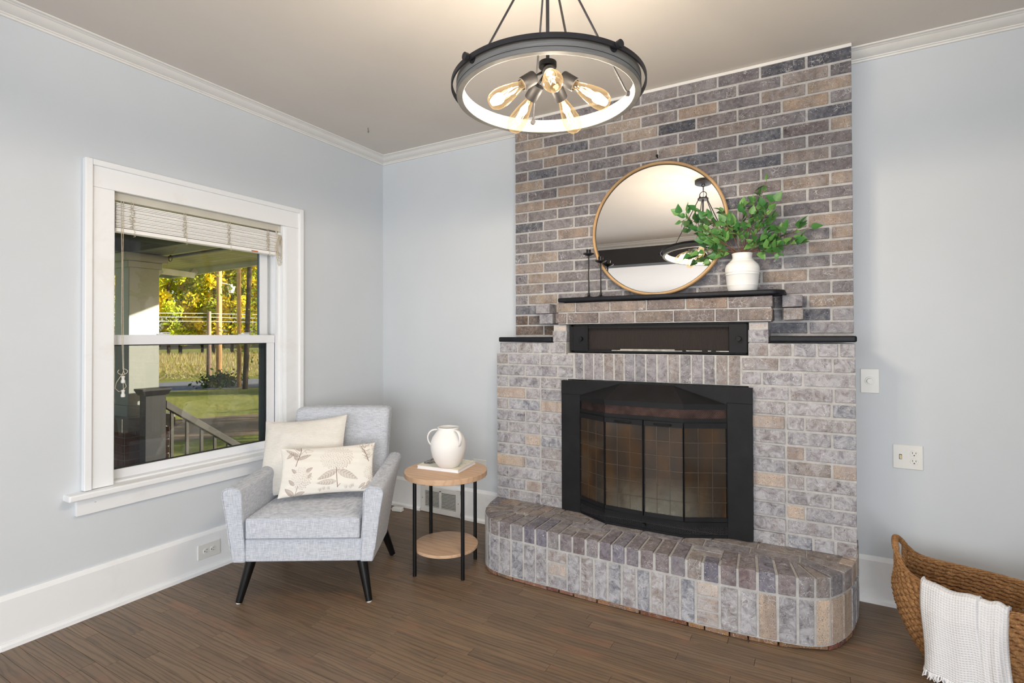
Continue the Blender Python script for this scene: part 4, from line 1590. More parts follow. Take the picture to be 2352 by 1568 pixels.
for (p, q, r) in (((1.92, -0.24, 0.435), (2.42, -0.16, 0.44), 0.040), ((2.02, -0.14, 0.43), (2.56, -0.25, 0.435), 0.038), ((2.05, -0.27, 0.49), (2.50, -0.14, 0.50), 0.034)):
    pts = [Vector(p).lerp(Vector(q), k / 9) + Vector((0, rr.uniform(-0.004, 0.004), rr.uniform(-0.004, 0.004))) for k in range(10)]
    MB().tube(pts, [r * rr.uniform(0.92, 1.06) for _ in pts], 14).build('log', 'log_bark', st, smooth=40)


def rock(c, s, seed, name, mat, parent):
    r_ = random.Random(seed)
    bm = bmesh.new()
    bmesh.ops.create_icosphere(bm, subdivisions=1, radius=1)
    for v_ in bm.verts:
        v_.co = Vector((c[0] + v_.co.x * s * r_.uniform(0.7, 1.2), c[1] + v_.co.y * s * 0.7 * r_.uniform(0.7, 1.2), c[2] + v_.co.z * s * r_.uniform(0.7, 1.3)))
    me = bpy.data.meshes.new(name)
    bm.to_mesh(me)
    bm.free()
    me.materials.append(MATS[mat])
    o = bpy.data.objects.new(name, me)
    COL.objects.link(o)
    WM[o.name] = Matrix.Identity(4)
    set_parent(o, parent)
    return o


for i in range(16):
    rock((rr.uniform(2.02, 2.42), rr.uniform(-0.40, -0.30), 0.405 + rr.uniform(0, 0.09)), rr.uniform(0.014, 0.034), i, 'ash_rock', 'ash_rock', st)
m = MB()
for i in range(40):
    for j in range(8):
        pass
ash = []
AF = []
for i in range(31):
    for j in range(9):
        x = 1.87 + 0.72 * i / 30
        y = -0.40 + 0.10 * j / 8 if 2.0 < x < 2.46 else -0.34 + 0.06 * j / 8
        ash.append((x, y, 0.392 + 0.03 * math.exp(-((x - 2.3) / 0.22) ** 2) * (1 - ((j - 4) / 4.5) ** 2) + rr.uniform(0, 0.006)))
for i in range(30):
    for j in range(8):
        k = i * 9 + j
        AF.append((k, k + 9, k + 10, k + 1))
o = MB().add(ash, AF).build('ash_bed', 'ash_rock', st, smooth=60)
o['kind'] = 'stuff'

# ================================================================== MANTEL THINGS
# round mirror leaning on the slab
tilt = math.radians(3.3)
MR = 0.381
MC = Vector((2.243, -0.176 - 0.010, 1.5458 + MR * math.cos(tilt)))
MM = Matrix.Translation(MC) @ Matrix.Rotation(-tilt, 4, 'X') @ Matrix.Rotation(PI / 2, 4, 'X')
mi = empty('round_mirror', (2.243, -0.20, 1.546), 'large round mirror in a thin light oak frame leaning above the mantel', 'mirror')
# local z = toward the room (y-)
MB(MM).lathe([(0.366, 0.004), (0.366, 0.016), (0.369, 0.019), (0.376, 0.019), (MR, 0.014), (MR, -0.014), (0.366, -0.014)], n=96, capb=False, capt=False).build('mirror_frame', 'oak_mirror', mi, smooth=35)
MB(MM).cyl((0, 0, 0.001), (0, 0, 0.0045), 0.3665, n=96).build('mirror_glass', 'mirror_glass', mi)
MB(MM).cyl((0, 0, -0.012), (0, 0, -0.008), 0.366, n=64).build('mirror_back', 'slot_dark', mi)
MB(MM).lathe([(0.3655, 0.0045), (0.3655, 0.0075), (0.3625, 0.0075), (0.3625, 0.0045)], n=96, capb=False, capt=False).build('inner_bead', 'rubber_foot', mi, smooth=35)


# candlesticks
def candlestick(x, y, h, label):
    e = empty('candlestick', (x, y, 1.5458), label, 'candlestick', 'black candlesticks on the mantel')
    z0 = 1.5458
    MB().lathe([(0.040, 0), (0.040, 0.002), (0.030, 0.005), (0.014, 0.009), (0.0075, 0.012), (0.006, 0.024), (0.0042, 0.03)], (x, y, z0), 32).build('base', 'black_metal', e, smooth=50)
    MB().lathe([(0.0042, 0.028), (0.0034, 0.08), (0.0034, h - 0.06), (0.005, h - 0.042), (0.0065, h - 0.032)], (x, y, z0), 14).build('stem', 'black_metal', e, smooth=50)
    MB().lathe([(0.006, h - 0.038), (0.016, h - 0.034), (0.033, h - 0.026), (0.0335, h - 0.023), (0.0135, h - 0.022)], (x, y, z0), 32).build('drip_plate', 'black_metal', e, smooth=50)
    MB().lathe([(0.0135, h - 0.024), (0.0140, h), (0.0115, h), (0.011, h - 0.014)], (x, y, z0), 24).build('candle_cup', 'black_metal', e, smooth=50)


candlestick(1.862, -0.262, 0.283, 'taller black metal candlestick, the left one of the pair on the mantel')
candlestick(1.936, -0.262, 0.236, 'shorter black metal candlestick, nearest the round mirror')

# vase
VX, VY, VZ = 2.692, -0.245, 1.5458
MB0 = MB().lathe([(0.064, 0.0), (0.068, 0.006), (0.0735, 0.030), (0.0745, 0.031), (0.0785, 0.085), (0.0795, 0.0865), (0.0805, 0.095), (0.0812, 0.097), (0.082, 0.115), (0.0815, 0.124), (0.0765, 0.137),
                  (0.066, 0.149), (0.058, 0.155), (0.051, 0.164), (0.0475, 0.170), (0.0465, 0.178), (0.0475, 0.188), (0.050, 0.195), (0.049, 0.1965), (0.0455, 0.195), (0.043, 0.184), (0.043, 0.170), (0.060, 0.150), (0.070, 0.12), (0.060, 0.02)],
                 (VX, VY, VZ), 56, capt=True)
o = MB0.build('vase', 'ceramic_white', None, smooth=30)
tag(o, 'white ribbed ceramic vase on the black mantel slab, holding green branches', 'vase')
# raised thin ridges
m = MB()
for r_, z_ in ((0.0738, 0.031), (0.0805, 0.0865), (0.0822, 0.099), (0.0562, 0.157)):
    pts = [(VX + (r_) * math.cos(a), VY + r_ * math.sin(a), VZ + z_) for a in np.linspace(0, 2 * PI, 49)[:-1]]
    m.tube(pts, 0.0016, 6, closed=True)
m.build('throwing_ridge', 'ceramic_white', o, smooth=60)


def leaf_mesh(L, Wd, fold, curl, name='leaf'):
    m = MB()
    rows_ = 6
    V = []
    for i in range(rows_ + 1):
        u = i / rows_
        w = Wd * (math.sin(PI * min(1, u ** 0.62)) ** 0.9) * (1 - 0.25 * u) if 0 < i < rows_ else 0.0006
        zc = curl * u * u * L
        for sgn in (-1, 0, 1):
            V.append((sgn * w / 2, u * L, zc - abs(sgn) * -fold * w))
    F = []
    for i in range(rows_):
        for s_ in range(2):
            a = i * 3 + s_
            F.append((a, a + 1, a + 4, a + 3))
    m.add(V, F)
    me = m.mesh(name, 60)
    me.materials.append(MATS['leaf_green'])
    return me


LR = random.Random(21)
leafs = [leaf_mesh(0.048, 0.038, 0.18, -0.15), leaf_mesh(0.040, 0.032, 0.25, 0.2), leaf_mesh(0.034, 0.026, 0.12, -0.3), leaf_mesh(0.054, 0.044, 0.15, -0.1)]
pl_ = empty('green_branches', (VX, VY, VZ + 0.18), 'leafy green branches spreading from the white vase on the mantel', 'plant')
tips = [(2.395, 1.968), (2.470, 1.985), (2.447, 1.766), (2.530, 1.722), (2.595, 1.975), (2.700, 1.985), (2.811, 2.090), (2.850, 1.975), (2.835, 1.850), (3.000, 1.845),
        (2.960, 1.760), (2.860, 1.720), (2.740, 1.930), (2.550, 1.805), (2.778, 1.785), (2.925, 1.805), (2.615, 1.905), (2.475, 1.880), (2.765, 2.035), (2.684, 1.850), (2.50, 1.84), (2.82, 1.90)]
for k, (tx, tz) in enumerate(tips):
    ty = VY + LR.uniform(-0.085, 0.035)
    base = Vector((VX + LR.uniform(-0.028, 0.028), VY + LR.uniform(-0.02, 0.02), VZ + 0.10))
    mouth = Vector((VX + (tx - VX) * 0.11, VY + LR.uniform(-0.02, 0.02), VZ + 0.20))
    tip = Vector((tx, ty, tz))
    L = (tip - mouth).length
    mid = mouth.lerp(tip, 0.5) + Vector((0, 0, 0.10 * L + LR.uniform(-0.01, 0.02)))
    pts = [base]
    N = 12
    for i in range(N + 1):
        s_ = i / N
        pts.append(mouth * (1 - s_) ** 2 + mid * 2 * s_ * (1 - s_) + tip * s_ ** 2)
    m = MB().tube(pts, [0.0022] * 2 + [0.0020 - 0.0010 * i / N for i in range(N)], 5)
    side = []
    for q in range(3):
        i = LR.randint(5, 11)
        p = pts[i]
        d = (pts[i] - pts[i - 1]).normalized()
        off = Vector((LR.uniform(-1, 1), LR.uniform(-1, 0.4), LR.uniform(-0.8, 1))).normalized()
        e2 = p + (d + off).normalized() * LR.uniform(0.03, 0.06)
        m.tube([p, p.lerp(e2, 0.5) + Vector((0, 0, 0.004)), e2], 0.0010, 4)
        side.append((e2, (e2 - p).normalized()))
        side.append((p.lerp(e2, 0.6), (d + off * 2).normalized()))
    br_ = m.build('branch', 'twig', pl_, smooth=60)
    spots = []
    for i in range(5, N + 2):
        d = (pts[i] - pts[i - 1]).normalized()
        for _ in range(1 if LR.random() < 0.55 else 0):
            off = Vector((LR.uniform(-1, 1), LR.uniform(-1, 0.3), LR.uniform(-0.6, 1)))
            spots.append((pts[i], (d * 0.6 + off.normalized()).normalized()))
    spots.append((pts[-1], (pts[-1] - pts[-2]).normalized()))
    spots += side
    for p, d in spots:
        up_ = Vector((LR.uniform(-0.6, 0.6), LR.uniform(-1.3, -0.1), LR.uniform(0.1, 1))).normalized()
        xax = d.cross(up_)
        if xax.length < 0.1:
            continue
        xax.normalize()
        zax = xax.cross(d).normalized()
        R_ = Matrix((xax, d, zax)).transposed()
        me = LR.choice(leafs)
        q = p
        if q.y > -0.175:
            q = Vector((q.x, -0.175, q.z))
        if (p + d * 0.06).y > -0.165:
            R_ = Matrix.Rotation(PI, 3, 'X') @ R_ if False else R_
            if d.y > 0.2:
                continue
        link_mesh('leaf', me, q, br_, R_.to_euler())

# ================================================================== CHANDELIER
CX, CY = 2.240, -1.587
RZ = 2.138
ch = empty('chandelier', (CX, CY, 2.74), 'round weathered-wood ring chandelier with black rods and five lit amber bulbs', 'chandelier')
CMT = 'chandelier_metal'
MB().lathe([(0.066, 2.740), (0.066, 2.716), (0.060, 2.712), (0.012, 2.711)], (CX, CY, 0), 48, capb=False).build('canopy', CMT, ch, smooth=40)
m = MB()
def ringpts(c, r, ax, n=20):
    P = []
    for a in np.linspace(0, 2 * PI, n + 1)[:-1]:
        if ax == 'x':
            P.append((c[0], c[1] + r * math.cos(a), c[2] + r * math.sin(a)))
        else:
            P.append((c[0] + r * math.cos(a), c[1], c[2] + r * math.sin(a)))
    return P
m.tube(ringpts((CX, CY, 2.700), 0.012, 'y'), 0.003, 8, closed=True)
m.tube([(CX, CY + 0.009 * math.cos(a), 2.673 + 0.022 * math.sin(a)) for a in np.linspace(0, 2 * PI, 21)[:-1]], 0.003, 8, closed=True)
m.tube(ringpts((CX, CY, 2.622), 0.026, 'y', 28), 0.0032, 8, closed=True)
m.tube([(CX, CY, 2.655), (CX + 0.004, CY, 2.63), (CX, CY, 2.60)], 0.002, 6)
m.build('chain_link', CMT, ch, smooth=60)
HUBZ = 2.585
MB().lathe([(0.010, HUBZ + 0.014), (0.010, HUBZ + 0.006), (0.042, HUBZ + 0.005), (0.042, HUBZ - 0.004), (0.010, HUBZ - 0.006)], (CX, CY, 0), 36).build('hub', CMT, ch, smooth=40)
MB().cyl((CX, CY, HUBZ), (CX, CY, 2.238), 0.0060, n=14).build('stem', CMT, ch, smooth=60)
# angle reference : toward the camera
tocam = math.atan2(CAM[1] - CY, CAM[0] - CX)
ro, ri, hw = 0.305, 0.283, 0.024
prof = [(ri, RZ - hw), (ro, RZ - hw), (ro, RZ + hw), (ri, RZ + hw)]
m = MB()
NN = 120
V = []
for i in range(NN):
    a = 2 * PI * i / NN
    for r_, z_ in prof:
        V.append((CX + r_ * math.cos(a), CY + r_ * math.sin(a), z_))
F = []
for i in range(NN):
    j = (i + 1) % NN
    for k in range(4):
        F.append((i * 4 + k, i * 4 + (k + 1) % 4, j * 4 + (k + 1) % 4, j * 4 + k))
m.add(V, F)
m.build('wood_ring', 'weathered_wood', ch, smooth=30, bevel=0.002, seg=2)
for z_ in (RZ - 0.010,):
    V = []
    for i in range(NN):
        a = 2 * PI * i / NN
        for r_, zz_ in ((ro - 0.001, z_ - 0.0008), (ro + 0.0006, z_ - 0.0008), (ro + 0.0006, z_ + 0.0008), (ro - 0.001, z_ + 0.0008)):
            V.append((CX + r_ * math.cos(a), CY + r_ * math.sin(a), zz_))
    MB().add(V, F).build('ring_seam', 'slot_dark', ch, smooth=30)
V = []
for i in range(NN):
    a = 2 * PI * i / NN
    for r_, z_ in ((0.317, RZ + 0.004), (0.3225, RZ + 0.004), (0.3225, RZ + 0.019), (0.317, RZ + 0.019)):
        V.append((CX + r_ * math.cos(a), CY + r_ * math.sin(a), z_))
MB().add(V, F).build('outer_hoop', CMT, ch, smooth=30)
for dg in (52, 137, 213, 331):
    a = tocam + math.radians(90 - dg)
    c_, s_ = math.cos(a), math.sin(a)
    MB().cyl((CX + 0.300 * c_, CY + 0.300 * s_, RZ + 0.0115), (CX + 0.336 * c_, CY + 0.336 * s_, RZ + 0.0115), 0.0058, n=12) \
        .cyl((CX + 0.325 * c_, CY + 0.325 * s_, RZ + 0.0115), (CX + 0.337 * c_, CY + 0.337 * s_, RZ + 0.0115), 0.0115, n=16).cyl((CX + 0.304 * c_, CY + 0.304 * s_, RZ + 0.0115), (CX + 0.309 * c_, CY + 0.309 * s_, RZ + 0.0115), 0.0125, n=16) \
        .build('hoop_knob', CMT, ch, smooth=40)
for dg in (78, 140, 258, 349):
    a = tocam + math.radians(90 - dg)
    c_, s_ = math.cos(a), math.sin(a)
    p0 = (CX + 0.034 * c_, CY + 0.034 * s_, HUBZ + 0.010)
    p1 = (CX + 0.270 * c_, CY + 0.270 * s_, RZ + 0.022)
    p2 = (CX + 0.282 * c_, CY + 0.282 * s_, RZ + 0.012)
    MB().tube([p0, Vector(p0).lerp(Vector(p1), 0.5), p1, p2], 0.0036, 8).cyl((p0[0], p0[1], HUBZ - 0.004), (p0[0], p0[1], HUBZ + 0.016), 0.006, n=10) \
        .cyl((CX + 0.272 * c_, CY + 0.272 * s_, RZ + 0.012), (CX + 0.286 * c_, CY + 0.286 * s_, RZ + 0.012), 0.009, n=12).build('rod', CMT, ch, smooth=50)
MB().cyl((CX, CY, 2.222), (CX, CY, 2.240), 0.030, n=32).cyl((CX, CY, 2.200), (CX, CY, 2.224), 0.013, n=20).build('socket_plate', 'black_metal', ch, smooth=40, bevel=0.002)
for q in range(5):
    a = tocam + math.radians(5 + 72 * q)
    el = math.radians(-36)
    d = Vector((math.cos(a) * math.cos(el), math.sin(a) * math.cos(el), math.sin(el)))
    c0 = Vector((CX, CY, 2.218))
    MB().cyl(c0 + d * 0.010, c0 + d * 0.072, 0.0045, n=12).build('arm', 'black_metal', ch, smooth=40)
    so = MB()
    Q = d.to_track_quat('Z', 'Y').to_matrix().to_4x4()
    Mx = Matrix.Translation(c0) @ Q
    so.M = Mx
    so.lathe([(0.007, 0.060), (0.021, 0.062), (0.0225, 0.066), (0.0225, 0.112), (0.0215, 0.115), (0.018, 0.115), (0.016, 0.100)], n=28)
    sk = so.build('socket', 'socket_metal', ch, smooth=40)
    so = MB(Mx).lathe([(0.0135, 0.104), (0.0135, 0.122), (0.016, 0.130), (0.0205, 0.145), (0.0265, 0.170), (0.0310, 0.195), (0.0320, 0.212), (0.0295, 0.230), (0.022, 0.243), (0.010, 0.249), (0.001, 0.250)], n=28)
    bb = so.build('bulb', 'bulb_glass', ch, smooth=60)
    m = MB(Mx)
    for w_ in range(4):
        an = w_ * PI / 2 + 0.4
        m.tube([(0.004 * math.cos(an), 0.004 * math.sin(an), 0.135), (0.011 * math.cos(an), 0.011 * math.sin(an), 0.165), (0.011 * math.cos(an + 0.6), 0.011 * math.sin(an + 0.6), 0.215),
                (0.006 * math.cos(an + 1.2), 0.006 * math.sin(an + 1.2), 0.185), (0.010 * math.cos(an + 1.4), 0.010 * math.sin(an + 1.4), 0.150)], 0.0009, 5)
    m.build('filament', 'filament', bb, smooth=60)
    light('bulb_light', 'POINT', c0 + d * 0.19, BULB_W, (1.0, 0.95, 0.90), radius=0.018)

# ================================================================== SIDE TABLE
TX, TY = 1.168, -0.727
tb = empty('side_table', (TX, TY, 0), 'round oak side table with four thin black legs and a lower shelf', 'table')
MB().lathe([(0.233, 0.530), (0.2355, 0.532), (0.2355, 0.558), (0.233, 0.560)], (TX, TY, 0), 72).build('tabletop', 'table_wood', tb, smooth=35)
MB().lathe([(0.181, 0.124), (0.1825, 0.126), (0.1825, 0.138), (0.181, 0.140)], (TX, TY, 0), 64).build('shelf', 'table_wood', tb, smooth=35)
for dg in (-115.5, -25.5, 64.5, 154.5):
    a = math.radians(dg)
    x, y = TX + 0.194 * math.cos(a), TY + 0.194 * math.sin(a)
    lg = MB().cyl((x, y, 0.004), (x, y, 0.531), 0.0105, n=20).cyl((x - 0.012 * math.cos(a), y - 0.012 * math.sin(a), 0.124), (x, y, 0.124), 0.004, n=8).build('leg', 'black_metal', tb, smooth=40)
    MB().cyl((x, y, 0.0), (x, y, 0.005), 0.0098, n=16).build('foot', 'slot_dark', lg)
    MB().box(x - 0.014 * math.cos(a) - 0.012, y - 0.014 * math.sin(a) - 0.012, 0.5265, x - 0.014 * math.cos(a) + 0.012, y - 0.014 * math.sin(a) + 0.012, 0.530).build('bracket', 'black_metal', tb)

# book
Fc, Lc, Rc = Vector((1.283, -0.766)), Vector((1.008, -0.790)), Vector((1.245, -0.534))
Bc = Lc + Rc - Fc
bk = empty('book', (1.13, -0.66, 0.5602), 'white hardcover book lying on the side table under the white jug', 'book')


def quadgrid(n1, n2, z, shrink=0.0):
    V = []
    for i in range(n1 + 1):
        for j in range(n2 + 1):
            u, v_ = shrink + (1 - 2 * shrink) * i / n1, shrink + (1 - 2 * shrink) * j / n2
            p = Fc + (Lc - Fc) * u + (Rc - Fc) * v_
            V.append((p.x, p.y, z))
    return V, [(i * (n2 + 1) + j, (i + 1) * (n2 + 1) + j, (i + 1) * (n2 + 1) + j + 1, i * (n2 + 1) + j + 1) for i in range(n1) for j in range(n2)]


def paint(o, cols):
    me = o.data
    at = me.color_attributes.new('print', 'FLOAT_COLOR', 'POINT')
    at.data.foreach_set('color', np.asarray(cols, dtype=np.float32).ravel())


def bookbox(z0, z1, s_, name, mat):
    q = [Fc + (Lc - Fc) * a + (Rc - Fc) * b for a, b in ((s_, s_), (1 - s_, s_), (1 - s_, 1 - s_), (s_, 1 - s_))]
    q = [(p.x, p.y) for p in q]
    if (q[1][0] - q[0][0]) * (q[2][1] - q[0][1]) - (q[1][1] - q[0][1]) * (q[2][0] - q[0][0]) < 0:
        q.reverse()
    return MB().hexa([(x, y, z0) for x, y in q], [(x, y, z1) for x, y in q]).build(name, mat, bk)


bookbox(0.5603, 0.5622, 0.0, 'back_cover', 'paper')
bookbox(0.5622, 0.5770, 0.012, 'pages', 'paper')
n1, n2 = 110, 94
V, F = quadgrid(n1, n2, 0.5789)
k0 = len(V)
V2 = [(x, y, 0.5771) for x, y, z in V]
bd = []
m = MB().add(V, F)
q = [0, n1 * (n2 + 1), n1 * (n2 + 1) + n2, n2]
m.add([V[i] for i in q] + [V2[i] for i in q], [(0, 1, 5, 4), (1, 2, 6, 5), (2, 3, 7, 6), (3, 0, 4, 7), (4, 5, 6, 7)])
o = m.build('cover', 'book_cover', bk)
rs = np.random.RandomState(4)
cols = np.ones((len(o.data.vertices), 4), dtype=np.float32)
co = np.array([v_.co[:2] for v_ in o.data.vertices])
e1 = np.array(Lc - Fc); e2 = np.array(Rc - Fc)
rel = co - np.array(Fc)
U_ = rel @ e1 / (e1 @ e1)
V_ = rel @ e2 / (e2 @ e2)
base_c = np.array([lin(232), lin(228), lin(210)])
cols[:, :3] = base_c
wob = np.sin(U_ * 37 + 3 * np.sin(V_ * 23)) * np.sin(V_ * 31 + 2 * np.sin(U_ * 19))
reg = (U_ > 0.52) & (V_ > 0.30) & (V_ + 0.12 * np.sin(U_ * 16) > 0.36)
cols[reg, :3] = np.array([lin(96), lin(84), lin(76)]) * (1 + 0.5 * wob[reg, None])
lt = reg & (wob > 0.35)
cols[lt, :3] = np.array([lin(190), lin(180), lin(168)])
fl_ = (V_ > 0.25) & (U_ < 0.42) & (wob > 0.62)
cols[fl_, :3] = np.array([lin(196), lin(190), lin(172)])
paint(o, cols)

# white jug with three handles
JX, JY, JZ = 1.182, -0.722, 0.5792
jr = [(0.052, 0.0), (0.058, 0.003), (0.076, 0.028), (0.092, 0.062), (0.1005, 0.098), (0.1025, 0.122), (0.099, 0.146), (0.089, 0.170), (0.073, 0.192), (0.0625, 0.204), (0.0595, 0.213), (0.0610, 0.222), (0.0605, 0.2245), (0.0570, 0.2235),
      (0.0555, 0.213), (0.058, 0.204), (0.068, 0.192), (0.085, 0.168), (0.095, 0.122), (0.085, 0.062), (0.045, 0.010)]
o = MB().lathe(jr, (JX, JY, JZ), 64).build('jug', 'ceramic_white', None, smooth=50)
tag(o, 'round white ceramic jug with small loop handles on the book', 'jug')
for dg in (-18, -138, 102):
    a = math.radians(dg)
    c_, s_ = math.cos(a), math.sin(a)
    P = [(0.058, 0.212), (0.085, 0.214), (0.106, 0.203), (0.118, 0.180), (0.1175, 0.160), (0.110, 0.140), (0.0985, 0.126)]
    m = MB()
    V = []
    n = len(P)
    for i, (r_, z_) in enumerate(P):
        a0 = P[max(i - 1, 0)]; b0 = P[min(i + 1, n - 1)]
        tr_, tz_ = b0[0] - a0[0], b0[1] - a0[1]
        L = math.hypot(tr_, tz_)
        nr, nz = -tz_ / L * -1, tr_ / L * -1
        for k in range(10):
            t_ = 2 * PI * k / 10
            wd = 0.0105 * math.cos(t_)
            th = 0.0045 * math.sin(t_)
            rr_, zz_ = r_ + nr * th, z_ + nz * th
            V.append((JX + rr_ * c_ - wd * s_, JY + rr_ * s_ + wd * c_, JZ + zz_))
    F = [(i * 10 + k, i * 10 + (k + 1) % 10, (i + 1) * 10 + (k + 1) % 10, (i + 1) * 10 + k) for i in range(n - 1) for k in range(10)]
    F += [tuple(range(10)), tuple(range(n * 10 - 1, (n - 1) * 10 - 1, -1))]
    m.add(V, F)
    m.build('handle', 'ceramic_white', o, smooth=60, subsurf=1)

# ================================================================== ARMCHAIR
AM = Matrix.Translation((0.6356, -1.1346, 0)) @ Matrix.Rotation(math.radians(30.8), 4, 'Z')
ac = empty('armchair', (0.6356, -1.1346, 0), 'light grey linen armchair with tapered black legs in the corner by the window', 'armchair')
LN = 'chair_linen'


def soft(b, t, name, bevel, seg=4, parent=ac):
    return MB(AM).hexa(b, t).build(name, LN, parent, bevel=bevel, seg=seg)


def arm(sg):
    # grid-lofted sloping arm; x positions outer/inner by height
    m = MB(AM)
    ys = [-0.322, -0.300, -0.15, 0.05, 0.25, 0.345]
    V = []
    stations = []
    for y in ys:
        f = (y + 0.322) / 0.667
        top = 0.578 + 0.028 * f
        bot = 0.206 + (0.0 if f < 0.55 else (f - 0.55) * 0.50)
        yshift = 0.0
        ot, ob = 0.398 - 0.035 * f, 0.345 - 0.020 * f
        it, ib = 0.300 - 0.020 * f, 0.283 - 0.010 * f
        ring = []
        # outer bottom -> outer top -> crown -> inner top -> inner bottom
        K = 7
        for k in range(K):
            u = k / (K - 1)
            ring.append((ob + (ot - ob) * u, bot + (top - 0.030 - bot) * u))
        for k in range(1, 6):
            a = PI * k / 6
            cxm, rx = (ot + it) / 2, (ot - it) / 2
            ring.append((cxm + rx * math.cos(a), top - 0.030 + 0.030 * math.sin(a) ** 0.8))
        for k in range(K):
            u = 1 - k / (K - 1)
            ring.append((ib + (it - ib) * u, bot + (top - 0.030 - bot) * u))
        stations.append([(sg * x, y, z) for x, z in ring])
    n = len(stations[0])
    for r_ in stations:
        V += r_
    F = []
    for i in range(len(ys) - 1):
        for k in range(n):
            F.append((i * n + k, i * n + (k + 1) % n, (i + 1) * n + (k + 1) % n, (i + 1) * n + k))
    F += [tuple(range(n)), tuple(range(len(ys) * n - 1, (len(ys) - 1) * n - 1, -1))]
    m.add(V, F)
    o = m.build('arm', LN, ac, smooth=40, bevel=0.007, seg=3)
    # piping on the front edge
    ring = stations[0]
    P = [Vector(p) for p in ring]
    c_ = sum(P, Vector()) / len(P)
    P = [p + (c_ - p).normalized() * 0.004 + Vector((0, -0.001, 0)) for p in P]
    MB(AM).tube(P[1:-1], 0.0028, 6).build('piping', LN, o, smooth=60)
    return o


arm(1)
arm(-1)
soft([(-0.288, -0.312, 0.206), (0.288, -0.312, 0.206), (0.288, 0.26, 0.206), (-0.288, 0.26, 0.206)],
     [(-0.288, -0.312, 0.318), (0.288, -0.312, 0.318), (0.288, 0.26, 0.318), (-0.288, 0.26, 0.318)], 'seat_base', 0.008, 3)
# seat cushion with crown
m = MB(AM)
NX, NY = 18, 16
V = []
for j in range(NY + 1):
    for i in range(NX + 1):
        u, v_ = -1 + 2 * i / NX, -1 + 2 * j / NY
        z = 0.424 + 0.024 * (1 - u ** 4) * (1 - abs(v_) ** 3) ** 0.7
        V.append((u * 0.281, -0.046 + v_ * 0.281, z))
nt_ = len(V)
for j in range(NY + 1):
    for i in range(NX + 1):
        u, v_ = -1 + 2 * i / NX, -1 + 2 * j / NY
        V.append((u * 0.281, -0.046 + v_ * 0.281, 0.322))
F = []
for j in range(NY):
    for i in range(NX):
        a = j * (NX + 1) + i
        F.append((a, a + 1, a + NX + 2, a + NX + 1))
        F.append((nt_ + a, nt_ + a + NX + 1, nt_ + a + NX + 2, nt_ + a + 1))
for i in range(NX):
    F.append((i, nt_ + i, nt_ + i + 1, i + 1))
    b_ = NY * (NX + 1) + i
    F.append((b_, b_ + 1, nt_ + b_ + 1, nt_ + b_))
for j in range(NY):
    a = j * (NX + 1)
    F.append((a, a + NX + 1, nt_ + a + NX + 1, nt_ + a))
    a += NX
    F.append((a, nt_ + a, nt_ + a + NX + 1, a + NX + 1))
cu = m.add(V, F).build('seat_cushion', LN, ac, smooth=40, bevel=0.010, seg=3)
MB(AM).tube([(-0.272, -0.325, 0.423), (0.272, -0.325, 0.423)], 0.003, 6).tube([(-0.274, -0.325, 0.330), (0.274, -0.325, 0.330)], 0.003, 6).build('piping', LN, cu, smooth=60)
# backrest : leaning, button-tufted
m = MB(AM)
NX, NZ = 28, 24
BUT = [(0.0, 0.44), (-0.135, 0.44), (0.135, 0.44)]
V = []
for side in (0, 1):
    for j in range(NZ + 1):
        for i in range(NX + 1):
            u, w_ = -1 + 2 * i / NX, j / NZ
            yf = 0.165 + 0.175 * w_
            hw_ = 0.283 + 0.006 * w_
            z = 0.30 + 0.587 * w_
            # soft rounding at the top corners
            if w_ > 0.9:
                z -= 0.010 * (abs(u) ** 6)
            if side == 0:
                puff = 0.026 * (1 - u ** 4) * (1 - abs(2 * w_ - 1) ** 4)
                for bx, bz in ((0.0, 0.62), (-0.15, 0.62), (0.15, 0.62)):
                    d2 = ((u * hw_ - bx) ** 2 + ((w_ - bz) * 0.587) ** 2)
                    puff -= 0.020 * math.exp(-d2 / 0.0011)
                y = yf - puff
            else:
                y = yf + 0.105 - 0.02 * (1 - w_)
            V.append((u * hw_, y, z))
n_ = (NX + 1) * (NZ + 1)
F = []
for j in range(NZ):
    for i in range(NX):
        a = j * (NX + 1) + i
        F.append((a, a + 1, a + NX + 2, a + NX + 1))
        F.append((n_ + a, n_ + a + NX + 1, n_ + a + NX + 2, n_ + a + 1))
for i in range(NX):
    F.append((i, n_ + i, n_ + i + 1, i + 1))
    b_ = NZ * (NX + 1) + i
    F.append((b_, b_ + 1, n_ + b_ + 1, n_ + b_))
for j in range(NZ):
    a = j * (NX + 1)
    F.append((a, a + NX + 1, n_ + a + NX + 1, n_ + a))
    a += NX
    F.append((a, n_ + a, n_ + a + NX + 1, a + NX + 1))
bkr = m.add(V, F).build('backrest', LN, ac, smooth=50, bevel=0.022, seg=5)
for bx in (0.0, -0.15, 0.15):
    w_ = 0.62
    c_ = Vector((bx, 0.165 + 0.175 * w_ - 0.010, 0.30 + 0.587 * w_))
    MB(AM).lathe([(0.0125, 0.0), (0.011, 0.004), (0.006, 0.0065), (0.0005, 0.0072)], (0, 0, 0), 20)
    mm = MB(AM @ Matrix.Translation(c_) @ Matrix.Rotation(math.radians(73), 4, 'X'))
    mm.lathe([(0.0130, -0.003), (0.0125, 0.001), (0.010, 0.005), (0.005, 0.007), (0.0005, 0.0075)], n=20).build('button', LN, ac, smooth=60)
